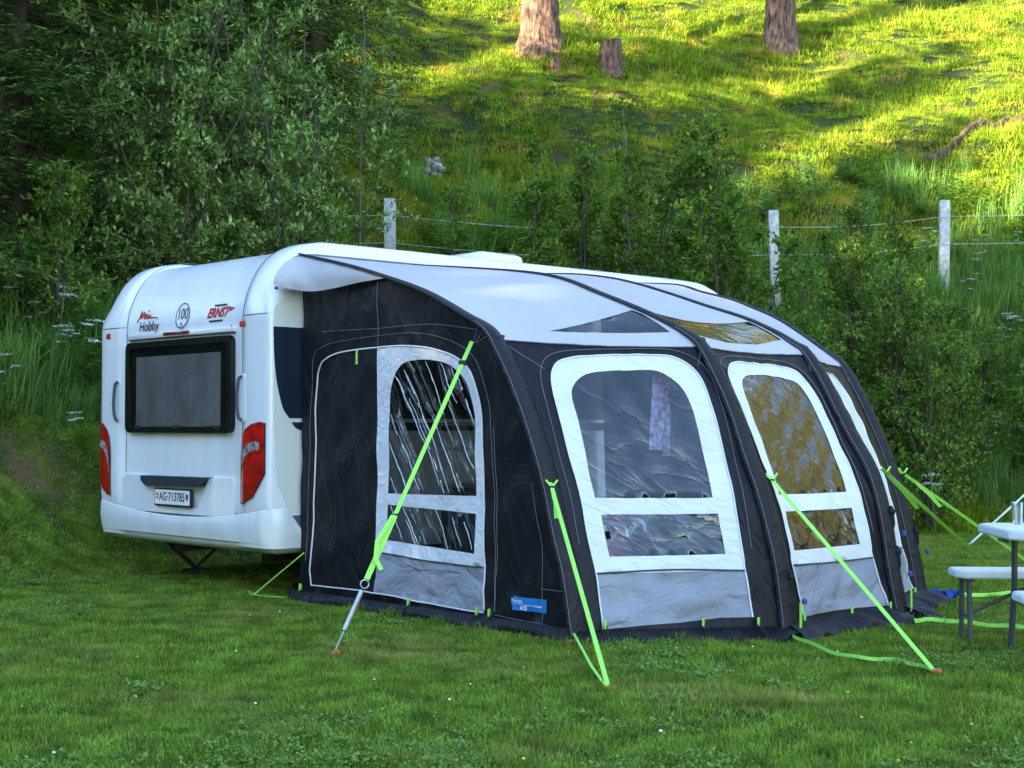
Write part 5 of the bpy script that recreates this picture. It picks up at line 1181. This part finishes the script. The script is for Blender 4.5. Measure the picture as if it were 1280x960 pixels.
def scatter(name, pts, rots, scls, meshes, label, cat=None):
    """one object of instanced clumps on given points of the ground"""
    me = bpy.data.meshes.new(name); P = np.asarray(pts, np.float32); me.vertices.add(len(P)); me.vertices.foreach_set('co', P.ravel())
    a = me.attributes.new('rot', 'FLOAT_VECTOR', 'POINT'); a.data.foreach_set('vector', np.asarray(rots, np.float32).ravel())
    a = me.attributes.new('scl', 'FLOAT', 'POINT'); a.data.foreach_set('value', np.asarray(scls, np.float32))
    a = me.attributes.new('idx', 'INT', 'POINT'); rng = np.random.default_rng(len(P)); a.data.foreach_set('value', rng.integers(0, len(meshes), len(P)).astype(np.int32))
    me.update(); o = link(bpy.data.objects.new(name, me)); tag(o, label, cat, kind='stuff')
    col = bpy.data.collections.new(name + '_clumps')
    for i, m in enumerate(meshes): col.objects.link(bpy.data.objects.new(name + '_clump', m))
    ng = bpy.data.node_groups.new(name, 'GeometryNodeTree'); ng.interface.new_socket('Geometry', in_out='INPUT', socket_type='NodeSocketGeometry'); ng.interface.new_socket('Geometry', in_out='OUTPUT', socket_type='NodeSocketGeometry')
    n = ng.nodes; l = ng.links; gi = n.new('NodeGroupInput'); go_ = n.new('NodeGroupOutput'); ip = n.new('GeometryNodeInstanceOnPoints'); ci = n.new('GeometryNodeCollectionInfo')
    ci.inputs['Collection'].default_value = col; ci.inputs['Separate Children'].default_value = True; ci.inputs['Reset Children'].default_value = True
    def na(nm, ty):
        q = n.new('GeometryNodeInputNamedAttribute'); q.data_type = ty; q.inputs[0].default_value = nm; return q.outputs[0]
    m2p = n.new('GeometryNodeMeshToPoints'); l.new(gi.outputs[0], m2p.inputs[0]); l.new(m2p.outputs[0], ip.inputs['Points']); l.new(ci.outputs[0], ip.inputs['Instance']); ip.inputs['Pick Instance'].default_value = True
    l.new(na('idx', 'INT'), ip.inputs['Instance Index']); l.new(na('rot', 'FLOAT_VECTOR'), ip.inputs['Rotation']); l.new(na('scl', 'FLOAT'), ip.inputs['Scale']); l.new(ip.outputs[0], go_.inputs[0])
    md = o.modifiers.new('scatter', 'NODES'); md.node_group = ng; return o
def slope_rots(X, Y, rng, follow=1.0):
    e = .15; zx = (terr(X + e, Y) - terr(X - e, Y)) / (2 * e); zy = (terr(X, Y + e) - terr(X, Y - e)) / (2 * e); out = np.zeros((len(X), 3)); az = rng.uniform(0, 6.283, len(X))
    for i in range(len(X)):
        nrm = Vector((-zx[i] * follow, -zy[i] * follow, 1)).normalized(); q = nrm.to_track_quat('Z', 'Y'); e_ = (q.to_matrix() @ Matrix.Rotation(az[i], 3, 'Z')).to_euler(); out[i] = e_[:]
    return out
def visible(X, Y, pad=.06, ymax=None):
    k = np.abs(X) < Y * (640 / 1836 + pad) + .6; return k
rng = np.random.default_rng(11)
def footprint(X, Y):
    """inside the awning or right under the caravan's middle: no grass"""
    lx_, ly_ = W2L(X, Y); tentin = (lx_ > .12) & (lx_ < 3.7) & (ly_ < .05) & (ly_ > -3.02 - .78 * np.sin(np.clip((lx_ - .2) / 3.4, 0, 1) * math.pi)); return tentin
# lawn
X = rng.uniform(-7.5, 8.5, 60000); Y = 4.6 + 16 * rng.uniform(0, 1, 60000) ** 1.0
S_ = Y - foot(X); keep = visible(X, Y) & (S_ < np.interp(X, [-6, -4.6, -3.6, -2], [5.8, 5.2, 3.6, 1.4])) & ~footprint(X, Y) & (rng.uniform(0, 1, 60000) < np.interp(Y, [4.6, 9, 20], [.42, .36, .25]) * np.where(X < -3.8, 1.5, 1.0) * np.interp(vnoise(X / .55, Y / .45, 91) + .5 * vnoise(X / .2, Y / .2, 92), [.34, .48], [1, .12]))
X, Y = X[keep], Y[keep]; lm = [blade_mesh('short_grass', blades(270, .17, .022, .050, .0050, rng, 1.0), M['grass']) for _ in range(5)] + [blade_mesh('short_grass', np.concatenate([blades(210, .17, .02, .045, .0050, rng, 1.0), blades(50, .06, .05, .09, .004, rng, .8)]), M['grass'])]
scatter('lawn_grass', np.stack([X, Y, terr(X, Y)], 1), slope_rots(X, Y, rng), rng.uniform(.8, 1.25, len(X)) * np.interp(vnoise(X / .6, Y / .6, 8), [-.5, .5], [.7, 1.25]), lm, 'short mown grass of the pitch', 'grass')
print('lawn', len(X))
# clover and broad lawn weeds
def rosette(n, r, ls, rng, h=.03):
    az = rng.uniform(0, 6.283, n); P = np.stack([rng.normal(scale=r, size=n), rng.normal(scale=r, size=n), rng.uniform(.005, h, n)], 1); D = norm(np.stack([np.cos(az), np.sin(az), rng.uniform(.1, .7, n)], 1)); L = ls * rng.uniform(.6, 1.2, n)
    return leaf_quads(P, D, rand_dirs(n, rng) * .3 + np.cross(D, np.array([0, 0, 1.])), L, L * .7)
cm = [quads_mesh('clover', rosette(60, .06, .013, rng, .04), 4, M['clover']), quads_mesh('clover', rosette(40, .05, .018, rng, .035), 4, M['clover']), quads_mesh('dandelion', rosette(9, .008, .038, rng, .02), 4, M['clover'])]
k = 9000; X = rng.uniform(-5, 6, k); Y = rng.uniform(4.6, 15, k); pn = vnoise(X / .8, Y / .8, 21) + .4 * vnoise(X / .25, Y / .25, 22); keep = visible(X, Y) & (pn > .30) & ~footprint(X, Y) & (Y < foot(X) + 1)
X, Y = X[keep], Y[keep]; scatter('lawn_clover', np.stack([X, Y, terr(X, Y) + .012], 1), slope_rots(X, Y, rng), rng.uniform(.7, 1.3, len(X)), cm, 'patches of clover and broad leaved weeds in the lawn', 'clover')
# tiny white and yellow lawn flowers
def blossom(n, r, sz, rng, h0, h1):
    P = np.stack([rng.normal(scale=r, size=n), rng.normal(scale=r, size=n), rng.uniform(h0, h1, n)], 1); D = norm(rand_dirs(n, rng) * np.array([1, 1, .4])); return leaf_quads(P, D, np.cross(D, np.array([0, 0, 1.])), np.full(n, sz), np.full(n, sz * .9))
def knob_mesh(name, mat):
    mb = MB()
    for (x, y, z, rr) in ((0, 0, .038, .007),): mb.lathe([(0, -.5 * rr), (rr * .8, -.3 * rr), (rr, .1 * rr), (rr * .6, .6 * rr), (0, .8 * rr)], (x, y, z), n=7)
    return mesh_data(name, mb.v, mb.f, [mat])
fm = [knob_mesh('daisy', M['white_flower'])]
k = 30; X = rng.uniform(-3.5, 4, k); Y = rng.uniform(5.2, 11, k); keep = visible(X, Y, 0) & ~footprint(X, Y); X, Y = X[keep], Y[keep]
scatter('lawn_daisies', np.stack([X, Y, terr(X, Y)], 1), np.zeros((len(X), 3)), rng.uniform(.7, 1.3, len(X)), fm, 'tiny white flowers sprinkled in the lawn', 'daisies')
k = 14; X = rng.uniform(-2.5, 2, k); Y = rng.uniform(5.5, 9, k); keep = ~footprint(X, Y); X, Y = X[keep], Y[keep]
scatter('lawn_buttercups', np.stack([X, Y, terr(X, Y)], 1), np.zeros((len(X), 3)), rng.uniform(.7, 1.2, len(X)), [knob_mesh('buttercup', M['yellow_flower'])], 'a few tiny yellow flowers in the lawn', 'buttercups')
# hillside turf
k = 60000; X = rng.uniform(-16, 19, k); Y = rng.uniform(17, 54, k); S_ = Y - foot(X); keep = visible(X, Y, .04) & (S_ > .3) & (rng.uniform(0, 1, k) < np.interp(Y, [17, 30, 54], [1, .62, .4])) & (vnoise(X / .9, Y / .8, 71) + .5 * vnoise(X / .35, Y / .35, 72) < .42); X, Y = X[keep], Y[keep]
hm = [blade_mesh('meadow_tuft', np.concatenate([blades(170, .26, .03, .09, .010, rng, 1.1), blades(8, .2, .12, .24, .008, rng, .6)]), M['hill_grass']) for _ in range(4)] + [blade_mesh('meadow_tuft', blades(150, .28, .03, .08, .010, rng, .9), M['hill_grass'])]
scatter('hillside_grass', np.stack([X, Y, terr(X, Y)], 1), slope_rots(X, Y, rng, .6), rng.uniform(.7, 1.4, len(X)) * np.interp(vnoise(X / 1.3, Y / 1.3, 31), [-.4, .4], [.6, 1.5]), hm, 'rough grass covering the sunlit and shaded hillside', 'grass')
print('hill', len(X))
# long grass and weeds on the bank
k = 20000; X = rng.uniform(-11, 13, k); Y = rng.uniform(9, 27, k); S_ = Y - foot(X); lo = np.interp(X, [-6, -4.6, -3.6, -2], [4.2, 3.7, 2.3, .9]) + vnoise(X / 1.2, Y * 0, 41) * .8
dens = np.interp(S_ - lo, [0, .4, 3.2, 5.5], [.2, 1, .9, .06]); keep = visible(X, Y, .05) & (S_ > lo) & (rng.uniform(0, 1, k) < dens * .62); X, Y = X[keep], Y[keep]; S2 = (Y - foot(X)) - lo[keep]
tm = [blade_mesh('tall_grass', np.concatenate([blades(70, .16, .35, .8, .011, rng, .55), blades(60, .2, .15, .4, .010, rng, .7)]), M['bank_grass']) for _ in range(4)]
scatter('bank_grass', np.stack([X, Y, terr(X, Y)], 1), slope_rots(X, Y, rng, .3), rng.uniform(.6, 1.15, len(X)) * np.interp(S2, [0, 1.0], [.45, 1]), tm, 'long grass growing on the bank behind the pitch', 'long grass')
print('bank', len(X))
def herb(rng, H=.6, n=70, ll=.09):
    pl = Plant()
    for s in range(3):
        az = rng.uniform(0, 6.28); ln = rng.uniform(.02, .2); q = rng.uniform(.1, 1, n); P = np.stack([np.cos(az) * ln * q + rng.normal(scale=.03, size=n), np.sin(az) * ln * q + rng.normal(scale=.03, size=n), q * H * rng.uniform(.7, 1)], 1)
        a2 = rng.uniform(0, 6.28, n); D = norm(np.stack([np.cos(a2), np.sin(a2), rng.uniform(-.3, .5, n)], 1)); P = P + D * rng.uniform(0, .12, n)[:, None]; L = ll * rng.uniform(.5, 1.1, n) * (1.15 - .5 * q); pl.leaves(P, D, np.cross(D, np.array([0, 0, 1.])) + rand_dirs(n, rng) * .3, L, L * .5)
    return pl.quads()
wm_ = [quads_mesh('weed', herb(rng, .55 + .1 * i, 60, .09 + .01 * i), 4, M['weed']) for i in range(4)]
k = 9000; X = rng.uniform(-11, 13, k); Y = rng.uniform(9, 28, k); S_ = Y - foot(X); lo = np.interp(X, [-6, -4.6, -3.6, -2], [4.5, 4.0, 2.7, 1.3]); pn = vnoise(X / 1.1, Y / 1.1, 51); keep = visible(X, Y, .05) & (S_ > lo) & (S_ < 9) & (pn > -.12) & (rng.uniform(0, 1, k) < np.interp(S_, [0, 6, 9], [.5, .45, .1])); X, Y = X[keep], Y[keep]
scatter('bank_weeds', np.stack([X, Y, terr(X, Y)], 1), np.stack([rng.normal(scale=.1, size=len(X)), rng.normal(scale=.1, size=len(X)), rng.uniform(0, 6.28, len(X))], 1), rng.uniform(.6, 1.3, len(X)), wm_, 'leafy weeds and nettles mixed into the long grass of the bank', 'weeds')
k = 420; X = rng.uniform(-12, 16, k); Y = rng.uniform(24, 48, k); pn = vnoise(X / 2.1, Y / 2.1, 61); keep = visible(X, Y, .05) & (pn > .17); X, Y = X[keep], Y[keep]
scatter('slope_weeds', np.stack([X, Y, terr(X, Y)], 1), np.stack([X * 0, X * 0, rng.uniform(0, 6.28, len(X))], 1), rng.uniform(.2, .45, len(X)), wm_, 'low leafy weeds scattered over the hillside', 'weeds')
bc = [quads_mesh('buttercup_head', blossom(14, .12, .03, rng, .3, .6), 4, M['yellow_flower'])]
k = 26; X = rng.uniform(-5.7, -4.6, k); Y = 13.6 + (X + 5.2) * .8 + rng.uniform(-.4, .6, k)
scatter('bank_buttercups', np.stack([X, Y, terr(X, Y) + .02], 1), np.zeros((k, 3)), rng.uniform(.6, 1.0, k), bc, 'yellow buttercups in the long grass left of the caravan', 'buttercups')
k = 60; X = rng.uniform(-2, 9, k); Y = rng.uniform(24, 40, k); keep = visible(X, Y, 0); X, Y = X[keep], Y[keep]
scatter('slope_flowers', np.stack([X, Y, terr(X, Y)], 1), np.zeros((len(X), 3)), rng.uniform(.7, 1.3, len(X)), [quads_mesh('slope_flower', blossom(10, .06, .035, rng, .15, .28), 4, M['white_flower'])], 'small white flowers scattered over the hillside', 'flowers')

# white umbellifers on the bank: countable plants
def umbel_mesh(seed):
    rg = np.random.default_rng(seed); mb = MB(); h = .75; mb.tube([(0, 0, 0), (.02, 0, h * .5), (.0, .01, h)], .004, 5); Q = []
    heads = [(0, 0, h, .085)] + [(rg.uniform(-.12, .12), rg.uniform(-.12, .12), h * rg.uniform(.75, .95), .05) for _ in range(2)]
    for (x, y, z, r) in heads:
        Q.append([]); mb.tube([(0, 0, h * .5), (x, y, z)], .0025, 4)
        for k in range(9):
            a = k * 2.4; rr = r * math.sqrt((k + .5) / 9); px, py = x + rr * math.cos(a), y + rr * math.sin(a); mb.tube([(x, y, z - .05), (px, py, z)], .0012, 3, cap=False)
            n = 7; P = np.stack([px + rg.normal(scale=.009, size=n), py + rg.normal(scale=.009, size=n), z + rg.uniform(0, .012, n)], 1); D = norm(rand_dirs(n, rg) * np.array([1, 1, .3])); Q[-1].append(leaf_quads(P, D, np.cross(D, [0, 0, 1.]), np.full(n, .018), np.full(n, .016)))
    return mesh_data('stalk', mb.v, mb.f, [M['weed']]), [quads_mesh('flower_head', np.concatenate(q), 4, M['white_flower']) for q in Q]
um = [umbel_mesh(i) for i in range(3)]
def umbel(x, y, s, label, group, i, h=.0):
    t = empty('wild_umbel', (x, y, TZ(x, y) + h)); t.scale = (s, s, s); t.rotation_euler = (random.Random(i).uniform(-.15, .15), random.Random(i + 9).uniform(-.15, .15), i); tag(t, label, 'wildflower', group)
    link(bpy.data.objects.new('stalk', um[i % 3][0]), t); [link(bpy.data.objects.new('flower_head', q), t) for q in um[i % 3][1]]
def at_px(px, py, lift=.65):
    """ground point whose flower would stand near the given sight line"""
    for yy in np.arange(10, 32, .1):
        xx = (px - 640) / 1836 * yy
        if TZ(xx, yy) + lift > 1.3 + (534 - py) / 1836 * yy: return xx, yy
    return None
for i, (px, py) in enumerate([(12, 362), (46, 380), (66, 388), (78, 416), (99, 414), (86, 428), (112, 426), (10, 450), (101, 520)]):
    q = at_px(px, py)
    if q: umbel(q[0], q[1], random.Random(i).uniform(.8, 1.2), 'white flowered umbellifer in the tall grass left of the caravan', 'white umbellifers left of the caravan', i)
for i, (px, py) in enumerate([(1160, 300), (1218, 335), (1234, 335), (1206, 345), (1263, 395), (1265, 406), (1262, 413), (1256, 414), (1271, 426), (1249, 434), (1250, 457), (1198, 416), (1238, 475), (1153, 478), (1166, 506), (1128, 530), (1160, 535), (1238, 528), (1237, 550), (1185, 560), (1172, 617), (1275, 285), (1222, 302), (1052, 372)]):
    q = at_px(px, py)
    if q: umbel(q[0], q[1], random.Random(i).uniform(.7, 1.15), 'white flowered umbellifer on the grassy bank right of the awning', 'white umbellifers right of the awning', i + 3)

# lettering as plain meshes
bpy.context.view_layer.update(); dg = bpy.context.evaluated_depsgraph_get()
for o in [o for o in SC.objects if o.type == 'FONT']:
    me = bpy.data.meshes.new_from_object(o.evaluated_get(dg)); n_ = bpy.data.objects.new('text', me); COL.objects.link(n_); n_.parent = o.parent
    n_.matrix_parent_inverse = o.matrix_parent_inverse.copy(); n_.matrix_basis = o.matrix_basis.copy(); nm = o.name; bpy.data.objects.remove(o); n_.name = nm
